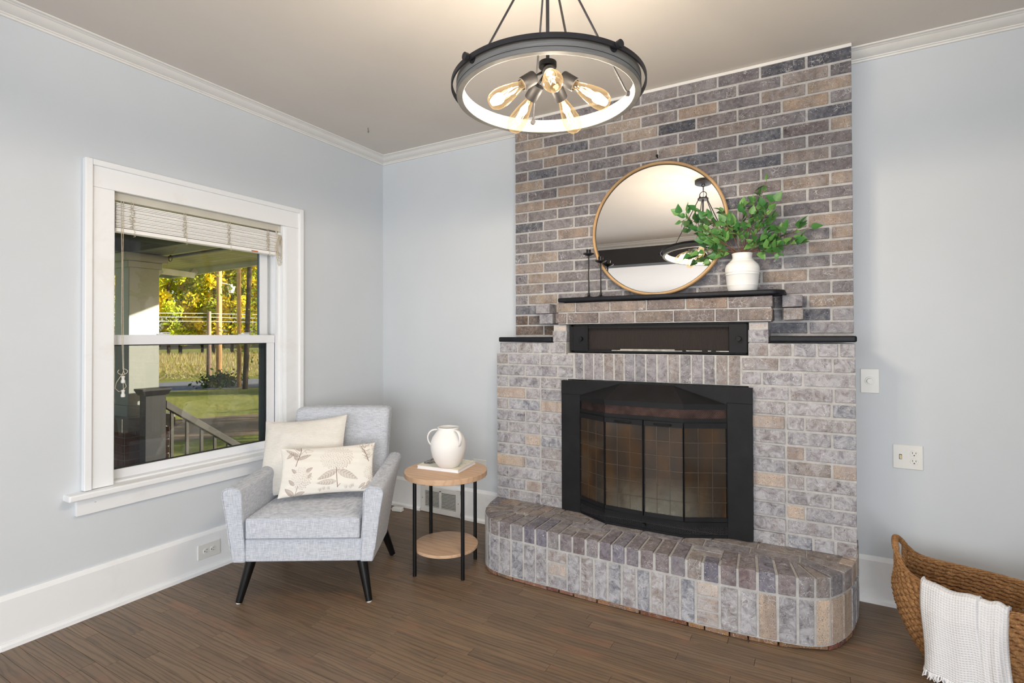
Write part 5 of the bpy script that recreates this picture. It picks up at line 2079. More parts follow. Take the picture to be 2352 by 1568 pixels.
for sx_, y0_, y1_, nm in ((-1, -0.262, -0.300, 'f'), (1, -0.262, -0.300, 'f'), (-1, 0.205, 0.268, 'r'), (1, 0.205, 0.268, 'r')):
    xt = 0.272 if nm == 'f' else 0.262
    top_ = (sx_ * xt, y0_, 0.225)
    foot = (sx_ * 0.322, y1_, 0.004)
    lg = MB(AM).cyl(foot, top_, 0.0165, 0.0275, 28).build('leg', 'black_leg', ac, smooth=40)
    MB(AM).cyl((foot[0], foot[1], 0.0), (foot[0], foot[1], 0.006), 0.013, n=16).build('glide', 'plastic_plate', lg, smooth=40)

# ---- pillows
def pillow(name, center, U, V_, w, h, th, n1, n2, mat, label, seed, pinch=0.055, pw=0.42):
    U, V_ = Vector(U).normalized(), Vector(V_)
    V_ = (V_ - U * V_.dot(U)).normalized()
    Nn = U.cross(V_).normalized()
    rs_ = np.random.RandomState(seed)
    ph = rs_.uniform(0, 6, 8)
    verts = []
    uvs = []
    for side in (1, -1):
        for j in range(n2 + 1):
            for i in range(n1 + 1):
                u, v_ = -1 + 2 * i / n1, -1 + 2 * j / n2
                x = u * w / 2 * (1 - pinch * (1 - v_ * v_))
                y = v_ * h / 2 * (1 - pinch * 1.5 * (1 - u * u))
                t_ = max(0.0, (1 - u ** 2) * (1 - v_ ** 2)) ** pw * th / 2
                e_ = (1 - (1 - abs(u)) ** 2) * 0.6 + (1 - (1 - abs(v_)) ** 2) * 0.4
                t_ += e_ * min(1, t_ / 0.02) * 0.0022 * (math.sin(9 * v_ + ph[0] + 3 * u) + math.sin(15 * u + ph[1] - 4 * v_) + 0.6 * math.sin(24 * v_ + 6 * u + ph[2]))
                verts.append(Vector(center) + U * x + V_ * y + Nn * (side * t_))
                uvs.append(((u + 1) / 2, (v_ + 1) / 2, side))
    K = (n1 + 1) * (n2 + 1)
    F = []
    for j in range(n2):
        for i in range(n1):
            a = j * (n1 + 1) + i
            F.append((a, a + 1, a + n1 + 2, a + n1 + 1))
            F.append((K + a, K + a + n1 + 1, K + a + n1 + 2, K + a + 1))
    m = MB()
    m.v = [tuple(p) for p in verts]
    m.f = F
    me = bpy.data.meshes.new(name)
    me.from_pydata(m.v, [], m.f)
    me.polygons.foreach_set('use_smooth', [True] * len(me.polygons))
    me.materials.append(MATS[mat])
    o = bpy.data.objects.new(name, me)
    COL.objects.link(o)
    WM[o.name] = Matrix.Identity(4)
    tag(o, label, 'pillow')
    return o, uvs


def AL(x, y, z):
    return tuple(AM @ Vector((x, y, z)))


def pil(name, BLc, TLc, TRc, *a, **k):
    BL_, TL_, TR_ = (Vector(AL(*p)) for p in (BLc, TLc, TRc))
    c_ = (BL_ + TR_) / 2
    return pillow(name, c_, TR_ - TL_, TL_ - BL_, (TR_ - TL_).length, (TL_ - BL_).length, *a, **k)


pil('square_pillow', (-0.335, 0.01, 0.428), (-0.462, 0.205, 0.812), (0.018, 0.205, 0.850), 0.125, 44, 40, 'cushion_linen',
    'plain cream square pillow propped in the left corner of the armchair', 3, pw=0.5)
po, uvs = pil('lumbar_pillow', (-0.190, -0.145, 0.468), (-0.230, -0.045, 0.712), (0.262, 0.045, 0.722), 0.100, 360, 190, 'printed_fabric',
              'cream oblong pillow printed with brown hydrangea flowers on the armchair seat', 7, pw=0.45)
# rasterise the drawing
PWd, PHt = 750, 400
img = np.zeros((PHt, PWd), dtype=np.float32)
YY, XX = np.mgrid[0:PHt, 0:PWd].astype(np.float32)


def P2(x, y):
    u = (x - 392) / 1262.0
    yt, yb = 655 - 55 * u, 1405 - 155 * u
    return u * PWd, (y - yt) / (yb - yt) * PHt


def seg_(x0, y0, x1, y1, w, a):
    xa, xb = int(max(0, min(x0, x1) - w - 2)), int(min(PWd, max(x0, x1) + w + 3))
    ya, yb = int(max(0, min(y0, y1) - w - 2)), int(min(PHt, max(y0, y1) + w + 3))
    if xa >= xb or ya >= yb:
        return
    X_, Y_ = XX[ya:yb, xa:xb], YY[ya:yb, xa:xb]
    dx, dy = x1 - x0, y1 - y0
    tt = np.clip(((X_ - x0) * dx + (Y_ - y0) * dy) / (dx * dx + dy * dy + 1e-6), 0, 1)
    dd = np.hypot(X_ - x0 - tt * dx, Y_ - y0 - tt * dy)
    img[ya:yb, xa:xb] = np.maximum(img[ya:yb, xa:xb], a * np.clip(w - dd + 0.5, 0, 1))


def stem_(pts, w, a):
    pts = [P2(*p) for p in pts]
    for p, q in zip(pts[:-1], pts[1:]):
        seg_(*p, *q, w, a)


prs = random.Random(12)


def hyd(cx_, cy_, rx, ry, n, a=0.75):
    c0 = P2(cx_, cy_)
    c1 = P2(cx_ + rx, cy_ + ry)
    RX_, RY_ = abs(c1[0] - c0[0]), abs(c1[1] - c0[1])
    for i in range(n):
        an = i * 2.39996
        rr_ = math.sqrt((i + 0.5) / n)
        x, y = c0[0] + RX_ * rr_ * math.cos(an), c0[1] + RY_ * rr_ * math.sin(an)
        sh = a * (0.45 + 0.5 * max(0, (0.55 * math.sin(an) + 0.5 * math.cos(an)) * rr_ + 0.25))
        s_ = prs.uniform(4.2, 5.8)
        ph = prs.uniform(0, 2)
        # shade between florets
        seg_(x + s_ * 0.9, y + s_ * 0.8, x + s_ * 0.9 + 0.5, y + s_ * 0.8, prs.uniform(1.5, 3.2), sh)
        for k in range(4):
            aa = ph + k * PI / 2
            px_, py_ = x + s_ * 0.62 * math.cos(aa), y + s_ * 0.62 * math.sin(aa)
            L_ = []
            for q in range(7):
                b_ = aa - 1.9 + 3.8 * q / 6
                L_.append((px_ + s_ * 0.52 * math.cos(b_), py_ + s_ * 0.52 * math.sin(b_)))
            for p, q in zip(L_[:-1], L_[1:]):
                seg_(*p, *q, 0.45, sh * 0.9)


def leaf_(x0, y0, x1, y1, wd, a=0.6, bend=0.0):
    A0, B0 = P2(x0, y0), P2(x1, y1)
    dx, dy = B0[0] - A0[0], B0[1] - A0[1]
    L_ = math.hypot(dx, dy)
    ux, uy = dx / L_, dy / L_
    nx, ny = -uy, ux
    W2 = wd
    X_ = (XX - A0[0]) * ux + (YY - A0[1]) * uy
    Y_ = (XX - A0[0]) * nx + (YY - A0[1]) * ny
    t_ = np.clip(X_ / L_, 0, 1)
    prof_ = W2 * np.sin(PI * t_ ** 0.75) ** 0.9
    ins_ = (X_ > 0) & (X_ < L_) & (np.abs(Y_) < prof_)
    vein = 0.5 + 0.5 * np.cos((X_ - np.abs(Y_) * 0.8) * 2 * PI / max(6.0, L_ / 7))
    fill = a * (0.30 + 0.5 * vein * (Y_ < 0) + 0.28 * vein * (Y_ >= 0))
    img[ins_] = np.maximum(img[ins_], fill[ins_])
    edge = (X_ > 0) & (X_ < L_) & (np.abs(np.abs(Y_) - prof_) < 0.9)
    img[edge] = np.maximum(img[edge], a)
    mid = (X_ > 0) & (X_ < L_) & (np.abs(Y_) < 0.8)
    img[mid] = np.maximum(img[mid], a * 0.2)


hyd(1150, 820, 225, 150, 150)
stem_([(1155, 960), (1160, 1100), (1165, 1240)], 2.4, 0.75)
leaf_(1165, 1000, 900, 1145, 26, 0.55)
leaf_(1170, 1000, 1442, 1110, 30, 0.5)
leaf_(1150, 1160, 890, 1200, 22, 0.5)
stem_([(1160, 1240), (1205, 1190)], 1.6, 0.7)
hyd(680, 1120, 140, 150, 90)
leaf_(600, 1050, 540, 985, 11, 0.7)
leaf_(740, 1030, 830, 965, 14, 0.7)
leaf_(590, 1230, 510, 1150, 12, 0.7)
leaf_(770, 1130, 815, 1050, 11, 0.6)
stem_([(640, 1240), (612, 1370)], 2.0, 0.6)
leaf_(600, 1375, 470, 1275, 16, 0.7)
leaf_(618, 1365, 740, 1320, 14, 0.65)
stem_([(595, 945), (630, 830), (670, 690), (660, 650)], 2.4, 0.8)
leaf_(640, 790, 460, 690, 15, 0.65)
leaf_(560, 740, 470, 830, 13, 0.65)
leaf_(615, 850, 560, 740, 14, 0.65)
leaf_(625, 840, 800, 765, 15, 0.65)
leaf_(670, 690, 590, 665, 10, 0.65)
for (a, b) in (((655, 760), (720, 690)), ((720, 690), (780, 675)), ((720, 690), (735, 740)), ((700, 715), (760, 720)), ((760, 720), (820, 715)), ((655, 770), (600, 700)), ((600, 700), (565, 655)), ((740, 680), (830, 700)), ((565, 655), (520, 650))):
    stem_([a, b], 1.1, 0.65)
stem_([(1595, 855), (1560, 770), (1500, 690), (1470, 650)], 2.2, 0.75)
for i in range(26):
    y_ = prs.uniform(640, 840)
    x_ = 1595 - (855 - y_) * 0.45
    s_ = prs.choice((-1, 1))
    stem_([(x_, y_), (x_ + s_ * prs.uniform(25, 70), y_ - prs.uniform(15, 60))], 1.1, 0.6)
hyd(1500, 625, 130, 28, 34, 0.6)
hyd(1640, 640, 40, 60, 22, 0.6)
hyd(1610, 1010, 85, 85, 44)
for a in (((1540, 1150), (1440, 1235)), ((1560, 1190), (1470, 1245)), ((1600, 1120), (1540, 1200))):
    leaf_(*a[0], *a[1], 9, 0.6)
for (x_, y_) in ((930, 1280), (980, 1260), (1040, 1255), (1270, 1225), (1360, 1195), (1330, 1220)):
    hyd(x_, y_, 22, 18, 7, 0.6)
uv_ = np.array(uvs)
xi = np.clip(uv_[:, 0] * (PWd - 1), 0, PWd - 1)
yi = np.clip((1 - uv_[:, 1]) * (PHt - 1), 0, PHt - 1)
bl_ = (img + np.roll(img, 1, 0) + np.roll(img, 1, 1) + np.roll(np.roll(img, 1, 0), 1, 1)) / 4
val = bl_[yi.astype(int), xi.astype(int)]
val[uv_[:, 2] < 0] = 0
c0 = np.array([lin(228), lin(224), lin(216)])
c1 = np.array([lin(118), lin(84), lin(74)])
val = np.clip(val * 1.35, 0, 1)
cols = np.ones((len(val), 4), dtype=np.float32)
cols[:, :3] = c0 * (1 - val[:, None]) + c1 * val[:, None]
paint(po, cols)

# ================================================================== BASKET AND THROW
BX, BY = 3.590, -0.505
PHI = math.radians(-22)
BM = Matrix.Translation((BX, BY, 0)) @ Matrix.Rotation(PHI, 4, 'Z')
bs = empty('wicker_basket', (BX, BY, 0), 'large oval woven seagrass basket with loop handles by the right wall', 'basket')
BA, BB = 0.305, 0.188


def bell(z):
    """semi-axes at height z"""
    f = min(1, max(0, z / 0.40))
    g = math.sin(min(1, f * 1.35) * PI / 2) ** 0.85
    k = 1 - 0.05 * max(0, f - 0.7) / 0.3
    return (0.185 + (BA - 0.185) * g) * k, (0.105 + (BB - 0.105) * g) * k


def rim(th):
    c_ = abs(math.cos(th))
    return 0.343 + 0.055 * c_ ** 6 + 0.01 * c_ ** 2


HG = 0.30
m = MB(BM)
NR = 22
for r_ in range(NR):
    n = 168

    def wpt(th, i):
        f = (r_ + 0.5) / NR
        z = 0.008 + (rim(th) - 0.008) * f
        a, b = bell(z)
        w_ = math.sin(i * 2 * PI / 168 * 44 + r_ * 1.9)
        return ((a + 0.0034 * w_) * math.cos(th), (b + 0.0034 * w_) * math.sin(th), z + 0.0028 * math.cos(i * 2 * PI / 168 * 44 + r_ * 1.9)), 0.0100 + 0.0020 * w_

    if 0.008 + (rim(PI) - 0.008) * (r_ + 0.5) / NR < 0.318:
        q = [wpt(2 * PI * i / n, i) for i in range(n)]
        m.tube([a_[0] for a_ in q], [a_[1] for a_ in q], 6, closed=True)
    else:
        for t0 in (HG, PI + HG):
            q = [wpt(t0 + (PI - 2 * HG) * i / 75, i) for i in range(76)]
            m.tube([a_[0] for a_ in q], [a_[1] for a_ in q], 6)
m.build('woven_body', 'seagrass', bs, smooth=60)
MB(BM).lathe([(0.182, 0.004), (0.182, 0.012)], (0, 0, 0), 48, sy=0.56).build('basket_floor', 'seagrass', bs)


def rim_pt(th, ph, r_):
    gap_ = min(abs(th - PI), abs(th), abs(th - 2 * PI))
    lift = max(0, 1 - gap_ / 0.62)
    z = rim(th) + 0.046 * (lift * lift * (3 - 2 * lift))
    a, b = bell(0.36)
    a += 0.010 * lift
    return ((a + r_ * math.cos(ph)) * math.cos(th), (b + r_ * math.cos(ph)) * math.sin(th), z + r_ * math.sin(ph))


m = MB(BM)
for k in range(5):
    n = 170
    m.tube([rim_pt(2 * PI * i / n, 2 * PI * i / n * 9 + k * 2 * PI / 5, 0.006) for i in range(n)], 0.0038, 5, closed=True)
m.build('rim', 'seagrass', bs, smooth=60)
for th0 in (PI, 0):
    m = MB(BM)
    for k in range(5):      # wrapped grip
        m.tube([rim_pt(th0 % (2 * PI) + (-0.26 + 0.52 * i / 60) if th0 else (-0.26 + 0.52 * i / 60) % (2 * PI), i * 0.9 + k * 2 * PI / 5, 0.0085) for i in range(61)], 0.0050, 6)
    for sg in (-1, 1):      # the two sides of the opening
        for k in range(4):
            pts = []
            for i in range(18):
                f = i / 17
                th = th0 + sg * (HG - 0.015 - 0.03 * math.sin(f * PI) * 0)
                z = 0.312 + (rim(th) + 0.028 - 0.312) * f
                a, b = bell(min(z, 0.36))
                ph = i * 0.8 + k * PI / 2
                pts.append(((a + 0.004 + 0.007 * math.cos(ph)) * math.cos(th), b * math.sin(th) + 0.007 * math.sin(ph), z))
            m.tube(pts, 0.0046, 6)
    m.build('handle', 'seagrass', bs, smooth=60)


# throw : two overlapping folds over the front rim
tw = empty('waffle_throw', (3.49, -0.69, 0.1), 'white waffle-weave throw hanging over the front of the basket', 'throw')


def cloth(name, xa0, xa1, xb0, xb1, bottom, yo, seed, inside=0.09, bow=0.0):
    nu, nv = 90, 130
    rc = random.Random(seed)
    ph = [rc.uniform(0, 6) for _ in range(5)]
    V = []
    U2 = []
    for j in range(nv + 1):
        v_ = j / nv
        for i in range(nu + 1):
            u = i / nu
            x = (xa0 + (xa1 - xa0) * u) * (1 - v_) + (xb0 + (xb1 - xb0) * u) * v_
            a, b = bell(0.36)
            th = 2 * PI - math.acos(max(-0.98, min(0.98, x / a)))
            yr = b * math.sin(th)
            tz = rim(th) + 0.010
            Ltot = inside + (tz - bottom) + 0.035
            s_ = v_ * Ltot
            if s_ < inside:
                z = tz - (inside - s_)
                y = yr + 0.019 - yo * 0.3
            elif s_ < inside + 0.035:
                q = (s_ - inside) / 0.035 * PI
                z = tz + 0.013 * math.sin(q)
                y = yr + 0.019 * math.cos(q) - yo * (q / PI)
            else:
                d_ = s_ - inside - 0.035
                z = tz - d_
                y = yr - 0.019 - yo - 0.012 * min(1, d_ / 0.08) - 0.022 * min(1, d_ / 0.35)
            hang = max(0, min(1, (s_ - inside) / 0.25))
            y += hang * (0.009 * math.sin(6 * u + ph[0] + 2.5 * v_) + 0.005 * math.sin(13 * u + ph[1] + 4 * v_)) - 0.002 * math.cos(5 * v_ + ph[2])
            z += 0.004 * math.sin(5 * u + ph[4]) + 0.003 * math.sin(11 * u + ph[2])
            e_ = max(0, abs(2 * u - 1) - 0.86) / 0.14
            y += 0.016 * e_ ** 2
            V.append(tuple(BM @ Vector((x + 0.004 * math.sin(7 * v_ + ph[3]), y, z))))
            U2.append((u * abs(xa1 - xa0), s_, 0))
    F = [(j * (nu + 1) + i, j * (nu + 1) + i + 1, (j + 1) * (nu + 1) + i + 1, (j + 1) * (nu + 1) + i) for j in range(nv) for i in range(nu)]
    me = bpy.data.meshes.new(name)
    me.from_pydata(V, [], F)
    me.polygons.foreach_set('use_smooth', [True] * len(me.polygons))
    at = me.attributes.new('cloth', 'FLOAT_VECTOR', 'POINT')
    at.data.foreach_set('vector', np.array(U2, dtype=np.float32).ravel())
    me.materials.append(MATS['waffle_cotton'])
    o = bpy.data.objects.new(name, me)
    COL.objects.link(o)
    WM[o.name] = Matrix.Identity(4)
    set_parent(o, tw)
    so_ = o.modifiers.new('t', 'SOLIDIFY')
    so_.thickness = 0.005
    so_.offset = 0
    m = MB()
    row_ = [V[nv * (nu + 1) + i] for i in range(nu + 1)]
    for i in range(0, nu + 1):
        p = Vector(row_[i])
        q = p + Vector((rc.uniform(-0.012, 0.012), rc.uniform(-0.012, 0.004), -rc.uniform(0.018, 0.034)))
        mid = p.lerp(q, 0.5) + Vector((rc.uniform(-0.006, 0.006), rc.uniform(-0.006, 0.002), 0))
        m.tube([p, mid, q], [0.0028, 0.0022, 0.0012], 5)
    m.build('fringe', 'waffle_cotton', o, smooth=60)
    return o


cloth('fold', -0.180, -0.002, -0.160, 0.022, 0.060, 0.010, 1)
cloth('fold', -0.008, 0.072, 0.010, 0.094, 0.045, 0.002, 2)

# ================================================================== OUTSIDE THE WINDOW
GZ = -0.70
dirv = Vector((-0.862, 0.508, 0))
perp = Vector((0.508, 0.862, 0))
C0 = Vector((CAM[0], CAM[1], 0))


def gp(dist, lat, z=GZ):
    q = C0 + dirv * dist + perp * lat
    return Vector((q.x, q.y, z))


def gstrip(name, d0, d1, w0, w1, z, mat, label=None, th=0.02):
    a, b, c, d = gp(d0, w0, z), gp(d1, w0, z), gp(d1, w1, z), gp(d0, w1, z)
    m = MB().hexa([(p.x, p.y, z - th) for p in (a, b, c, d)], [(p.x, p.y, z) for p in (a, b, c, d)])
    o = m.build(name, mat)
    o['kind'] = 'structure'
    if label:
        o['label'] = label
    return o


m = MB().box(-90, -40, GZ - 0.2, -2.95, 80, GZ)
structure(m.build('ground', 'lawn_grass'))
gstrip('driveway', 12.2, 15.4, -9, 30, GZ + 0.012, 'dirt_drive', 'dirt drive with leaf litter crossing the lawn')
gstrip('road', 23.6, 28.3, -40, 45, GZ + 0.015, 'road_asphalt', 'grey road beyond the lawn')

# porch : floor, pier, column, beams, ceiling boards
structure(MB().box(-3.1, -6.0, -0.28, -0.20, -0.30, -0.14).build('porch_floor', 'porch_floor'))
pc_ = empty('porch_column', (-2.63, -0.55, -0.14), 'square cream painted porch column on a brick pier outside the window', 'column')
yc0, yc1, xc0, xc1 = -0.680, -0.418, -2.762, -2.500


def fl(e, z0, z1, name, mat='column_paint', **k):
    return MB().box(xc0 - e, yc0 - e, z0, xc1 + e, yc1 + e, z1).build(name, mat, pc_, bevel=0.004, seg=1)


fl(0, 0.689, 1.98, 'shaft')
fl(0.018, 1.975, 2.035, 'capital')
fl(0.055, 2.035, 2.108, 'capital')
fl(0.020, 0.589, 0.690, 'plinth')
fl(0.10, 0.464, 0.589, 'stone_cap', 'concrete_cap')
MB().box(xc0 - 0.06, yc0 - 0.06, -0.14, xc1 + 0.06, yc1 + 0.06, 0.463).build('pier', 'mortar', pc_)
prb = random.Random(4)
zz_ = -0.14
r_ = 0
while zz_ < 0.45:
    for face in (0, 1):
        x = 0.0
        L = 0.382
        cuts = [0, 0.19, L] if r_ % 2 else [0, 0.09, 0.285, L]
        for a, b in zip(cuts[:-1], cuts[1:]):
            if face == 0:   # +x face
                mb = MB().box(-0.01, -(b - a) / 2 + 0.004, -0.030, 0.01, (b - a) / 2 - 0.004, 0.030)
                loc = (xc1 + 0.06, yc0 - 0.06 + (a + b) / 2, zz_ + 0.034)
            else:           # -y face
                mb = MB().box(-(b - a) / 2 + 0.004, -0.01, -0.030, (b - a) / 2 - 0.004, 0.01, 0.030)
                loc = (xc0 - 0.06 + (a + b) / 2, yc0 - 0.06, zz_ + 0.034)
            me = mb.mesh('brick')
            me.materials.append(MATS['porch_brick'])
            link_mesh('brick', me, loc, pc_)
    zz_ += 0.0685
    r_ += 1
pr = empty('porch_roof', (-2.4, -0.5, 2.11), 'porch roof with boarded ceiling, beams and gutter seen through the window', 'porch roof')
MB().box(-2.762, -6.0, 2.110, -2.500, -0.418, 2.46).build('beam', 'beam_paint', pr)
MB().box(-2.50, -0.680, 2.110, -0.205, -0.418, 2.46).build('beam', 'beam_paint', pr)
yb_ = -0.418
for i in range(11):
    y0 = yb_ + i * 0.099
    me = MB().chex([(-2.09, 0.002, 0), (2.09, 0.002, 0), (2.09, 0.097, 0), (-2.09, 0.097, 0)], [(-2.09, 0.002, 0.018), (2.09, 0.002, 0.018), (2.09, 0.097, 0.018), (-2.09, 0.097, 0.018)], 0.004).mesh('soffit_board')
    me.materials.append(MATS['soffit_paint'])
    link_mesh('soffit_board', me, (-2.30, y0, 2.205), pr)
MB().box(-4.42, -0.418, 2.223, -0.205, 0.70, 2.26).box(-4.42, -6.0, 2.40, -2.50, -0.418, 2.46).box(-2.5, -6.0, 2.40, -0.205, -0.68, 2.46).build('roof_deck', 'soffit_paint', pr)
MB().hexa([(-4.40, 0.672, 2.100), (-0.205, 0.672, 2.225), (-0.205, 0.70, 2.225), (-4.40, 0.70, 2.100)], [(-4.40, 0.672, 2.30), (-0.205, 0.672, 2.30), (-0.205, 0.70, 2.30), (-4.40, 0.70, 2.30)]).box(-4.42, -0.418, 2.10, -4.39, 0.70, 2.30).build('fascia', 'gutter_metal', pr)
MB().tube([(-0.3, -0.355, 2.120), (-1.5, -0.358, 2.108), (-2.44, -0.36, 2.100)], 0.014, 8).tube([(-2.40 + 0.03 * math.cos(a), -0.37, 2.085 + 0.03 * math.sin(a)) for a in np.linspace(0, 2 * PI, 16)[:-1]], 0.004, 6, closed=True).build('conduit', 'beam_paint', pr, smooth=60)
ds = empty('downspout', (-2.70, -0.375, 0), 'pale metal downspout elbow beside the porch column', 'downspout')
MB().box(-2.735, -0.412, 0.15, -2.665, -0.362, 1.955).build('pipe', 'gutter_metal', ds, bevel=0.006, seg=1)
m = MB()
for (p, q) in (((-2.70, -0.387, 1.93), (-2.74, -0.30, 2.00)), ((-2.74, -0.31, 1.995), (-3.45, 0.42, 2.065)), ((-3.45, 0.40, 2.055), (-3.47, 0.46, 2.13))):
    m.cyl(p, q, 0.045, n=4)
m.build('elbow', 'gutter_metal', ds)

# stair newel, rail and balusters
sr = empty('stair_railing', (-2.3, -0.5, -0.14), 'dark wooden stair railing running down from the porch newel', 'railing')
MB().box(-2.36, -0.655, -0.14, -2.26, -0.475, 0.80).build('newel', 'trash_plastic', sr, bevel=0.006, seg=1)
MB().hexa([(-2.37, -0.665, 0.79), (-2.25, -0.665, 0.79), (-2.25, -0.465, 0.79), (-2.37, -0.465, 0.79)],
          [(-2.39, -0.685, 0.835), (-2.23, -0.685, 0.835), (-2.23, -0.445, 0.835), (-2.39, -0.445, 0.835)]).box(-2.39, -0.688, 0.835, -2.23, -0.442, 0.852).build('newel_cap', 'trash_plastic', sr)
p0, p1 = Vector((-2.30, -0.47, 0.735)), Vector((-2.30, 0.62, -0.05))
MB().hexa([(-2.33, p0.y, p0.z - 0.075), (-2.27, p0.y, p0.z - 0.075), (-2.27, p1.y, p1.z - 0.075), (-2.33, p1.y, p1.z - 0.075)],
          [(-2.33, p0.y, p0.z), (-2.27, p0.y, p0.z), (-2.27, p1.y, p1.z), (-2.33, p1.y, p1.z)]).build('handrail', 'rail_paint', sr, bevel=0.006, seg=1)
for yy in (-0.405, -0.265, -0.125, 0.010, 0.150, 0.29):
    f = (yy - p0.y) / (p1.y - p0.y)
    zt_ = p0.z + (p1.z - p0.z) * f - 0.07
    MB().box(-2.312, yy - 0.012, max(-0.65, zt_ - 0.75), -2.288, yy + 0.012, zt_).build('baluster', 'rail_paint', sr)
structure(MB().box(-2.9, -0.31, -0.70, -1.6, 0.05, -0.32).box(-2.9, 0.05, -0.70, -1.6, 0.35, -0.51).build('porch_steps', 'concrete_cap'))

# utility poles, trunks
def pole(name, x, y, r, h, mat, label, cat, group=None, lean=(0, 0)):
    o = MB().cyl((x, y, GZ - 0.05), (x + lean[0], y + lean[1], GZ + h), r, r * 0.82, 14).build(name, mat, None, smooth=50)
    return tag(o, label, cat, group)


pa = pole('utility_pole', -24.35, 13.49, 0.145, 10.5, 'pole_wood', 'tall sunlit tan utility pole across the road', 'utility pole')
m = MB().cyl((-24.1, 14.0, 3.68), (-24.1, 14.0, 4.05), 0.12, 0.20, 12).cyl((-24.1, 14.0, 4.05), (-24.1, 14.0, 4.15), 0.06, n=8).cyl((-24.30, 13.55, 4.2), (-24.1, 14.0, 4.12), 0.025, n=6)
m.build('street_lamp_head', 'plastic_plate', pa, smooth=50)
pole('utility_pole', -23.92, 12.70, 0.115, 3.34, 'pole_grey', 'short weathered pole carrying three wires across the road', 'utility pole')
tk = pole('bare_trunk', -17.02, 9.85, 0.085, 9.0, 'pole_wood', 'slim straight tree trunk on the near side of the road', 'tree', lean=(-0.10, 0.02))
tk2 = pole('bare_trunk', -16.31, 9.63, 0.10, 5.2, 'bark', 'dark leaning tree trunk beside the slim one near the road', 'tree', lean=(-0.12, 0.28))
for k, (za, zb_) in enumerate(((2.46, 2.58), (2.28, 2.40), (2.08, 2.22))):
    m = MB()
    P = []
    for i in range(41):
        s_ = -26 + 52 * i / 40
        q = Vector((-23.92, 12.70, 0)) + perp * s_
        sag = 0.012 * abs(s_)
        P.append((q.x, q.y, [2.54, 2.35, 2.14][k] - sag + 0.0004 * s_ * s_))
    m.tube(P, 0.020, 4)
    tag(m.build('power_line', 'wire_white'), ['topmost white power line strung past the poles', 'middle white power line strung past the poles', 'lowest white power line strung past the poles'][k], 'power line', 'power lines across the road')


def leafcloud(name, n, fn, s0, s1, seed, mat):
    r_ = np.random.RandomState(seed)
    V = np.zeros((n * 4, 3))
    for i in range(n):
        c_ = fn(r_)
        u = r_.normal(size=3); u /= np.linalg.norm(u)
        w = r_.normal(size=3); w -= u * (w @ u); w /= np.linalg.norm(w)
        s = r_.uniform(s0, s1)
        V[i * 4] = c_ - u * s
        V[i * 4 + 1] = c_ - w * s * 0.55
        V[i * 4 + 2] = c_ + u * s
        V[i * 4 + 3] = c_ + w * s * 0.55
    me = bpy.data.meshes.new(name)
    me.from_pydata(V.tolist(), [], [(i * 4, i * 4 + 1, i * 4 + 2, i * 4 + 3) for i in range(n)])
    me.materials.append(MATS[mat])
    return me


def crown_fn(rad, z0, z1, clumps, seed):
    r0 = np.random.RandomState(seed)
    cs = [(r0.normal(0, rad * 0.5), r0.normal(0, rad * 0.5), r0.uniform(z0, z1), r0.uniform(0.5, 1.0)) for _ in range(clumps)]

    def fn(r_):
        c_ = cs[r_.randint(clumps)]
        return np.array([c_[0], c_[1], c_[2]]) + r_.normal(0, 0.42 * c_[3], 3)
    return fn


crowns = [leafcloud('crown', 3600, crown_fn(2.3, 2.0, 13.0, 46, s), 0.12, 0.23, s, mt) for s, mt in ((1, 'leaves_yellow'), (2, 'leaves_green'), (3, 'leaves_yellow'), (4, 'leaves_green'))]
tr_ = random.Random(9)
tl = ['tall yellow autumn tree in the woods across the road', 'tall green-leaved tree in the woods across the road']
grp = 'autumn trees in the woods across the road'
trunk_me = []
for r0 in (0.11, 0.15, 0.08):
    m = MB().tube([(0, 0, -0.1), (0.03, 0.02, 3), (-0.04, 0.05, 7), (0.05, 0, 12)], [r0, r0 * 0.85, r0 * 0.6, r0 * 0.3], 8)
    for b_ in range(5):
        z_ = 3 + b_ * 1.6
        an = b_ * 2.3
        m.tube([(0, 0, z_), (0.6 * math.cos(an), 0.6 * math.sin(an), z_ + 0.9), (1.3 * math.cos(an), 1.3 * math.sin(an), z_ + 1.6)], [r0 * 0.35, r0 * 0.22, r0 * 0.08], 5)
    me = m.mesh('trunk', 60)
    me.materials.append(MATS['bark'])
    trunk_me.append(me)
idx = 0
for row_, (dist, step, nleft, nright) in enumerate(((56, 2.5, -8, 7), (61, 2.5, -9, 8), (67, 2.8, -9, 9))):
    for k in range(nleft, nright + 1):
        q = gp(dist + tr_.uniform(-1.2, 1.2), k * step + tr_.uniform(-0.7, 0.7))
        ci = idx % 4
        e = empty('autumn_tree', (q.x, q.y, GZ), tl[ci % 2], 'tree', grp + (' (yellow)' if ci % 2 == 0 else ' (green)'))
        e.rotation_euler = (0, 0, 0)
        rz = tr_.uniform(0, 6.28)
        o = link_mesh('crown', crowns[ci], (q.x, q.y, GZ + tr_.uniform(-0.5, 0.8) - (0.6 if row_ > 1 else 0)), e, (0, 0, rz))
        link_mesh('trunk', trunk_me[idx % 3], (q.x, q.y, GZ), e, (0, 0, rz))
        idx += 1
# lawn trees to the right of the window view, which throw the long shadows over the grass
for k, (d_, l_) in enumerate(((11.0, 12.5), (7.5, 17.5), (17.0, 20.0), (20.0, 13.0))):
    q = gp(d_, l_)
    e = empty('lawn_tree', (q.x, q.y, GZ), 'yellowing tree on the lawn beyond the right edge of the window view', 'tree', 'trees on the lawn beside the house')
    link_mesh('crown', crowns[k % 4], (q.x, q.y, GZ + 0.6), e, (0, 0, k * 1.1))
    link_mesh('trunk', trunk_me[k % 3], (q.x, q.y, GZ), e, (0, 0, k * 1.1))
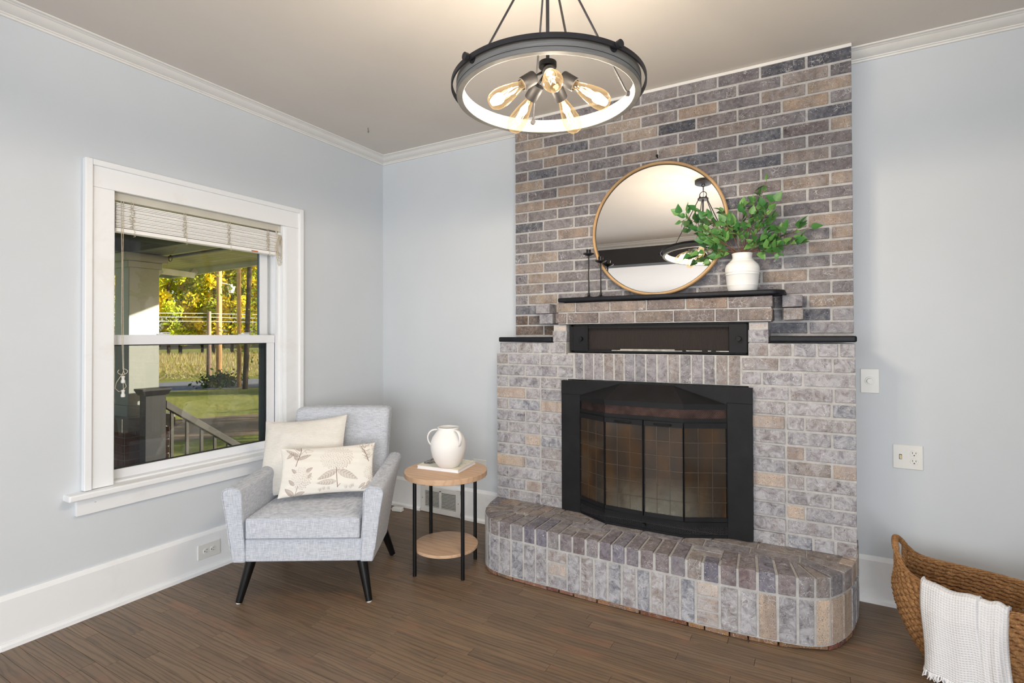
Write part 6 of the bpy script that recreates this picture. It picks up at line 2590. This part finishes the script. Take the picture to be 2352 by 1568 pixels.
# foliage on the near trunks
def near_fn(r_):
    c_ = [(-16.4, 10.3, 1.4), (-16.9, 10.6, 2.6), (-16.2, 10.5, 0.6), (-17.3, 10.2, 3.6), (-16.9, 9.9, 5.4), (-17.4, 9.2, 5.6), (-16.0, 10.9, 2.2)][r_.randint(7)]
    return np.array(c_) + r_.normal(0, 0.42, 3)
me = leafcloud('foliage', 900, near_fn, 0.05, 0.10, 31, 'leaves_green')
o = bpy.data.objects.new('foliage', me)
COL.objects.link(o)
WM[o.name] = Matrix.Identity(4)
set_parent(o, tk2)
# low bush at the roadside
def bush_fn(r_):
    return np.array((-17.75, 9.55, GZ + 0.26)) + r_.normal(0, 1, 3) * np.array((0.28, 0.36, 0.16))
o = bpy.data.objects.new('roadside_bush', leafcloud('roadside_bush', 700, bush_fn, 0.05, 0.11, 5, 'leaves_bush'))
COL.objects.link(o)
tag(o, 'low leafy bush at the near edge of the road', 'bush')
# dry weeds and tall grass verge beyond the road
def weed_fn(r_):
    q = gp(r_.uniform(27.5, 40), r_.uniform(-16, 15))
    return np.array((q.x, q.y, GZ + r_.uniform(0.0, 0.9) * (0.5 + 0.5 * (abs(q.x) > 30))))
r_ = np.random.RandomState(6)
n = 20000
V = np.zeros((n * 3, 3))
for i in range(n):
    q = gp(r_.uniform(30.0, 56), r_.uniform(-16, 15))
    far = min(1.0, max(0.0, ((q - C0).dot(dirv) - 34) / 14))
    h = (0.14 + 0.50 * far) * r_.uniform(0.6, 1.3)
    ra_ = r_.uniform(-0.9, 0.9)
    w = (perp * math.cos(ra_) + dirv * math.sin(ra_)) * (0.03 + 0.03 * far)
    V[i * 3] = (q.x - w.x, q.y - w.y, GZ)
    V[i * 3 + 1] = (q.x + w.x, q.y + w.y, GZ)
    V[i * 3 + 2] = (q.x + r_.normal(0, 0.12), q.y + r_.normal(0, 0.12), GZ + h)
me = bpy.data.meshes.new('weeds')
me.from_pydata(V.tolist(), [], [(i * 3, i * 3 + 1, i * 3 + 2) for i in range(n)])
me.materials.append(MATS['weeds_dry'])
o = bpy.data.objects.new('dry_weeds', me)
COL.objects.link(o)
tag(o, 'dry tan weeds and tall grass along the far side of the road', 'weeds', kind='stuff')
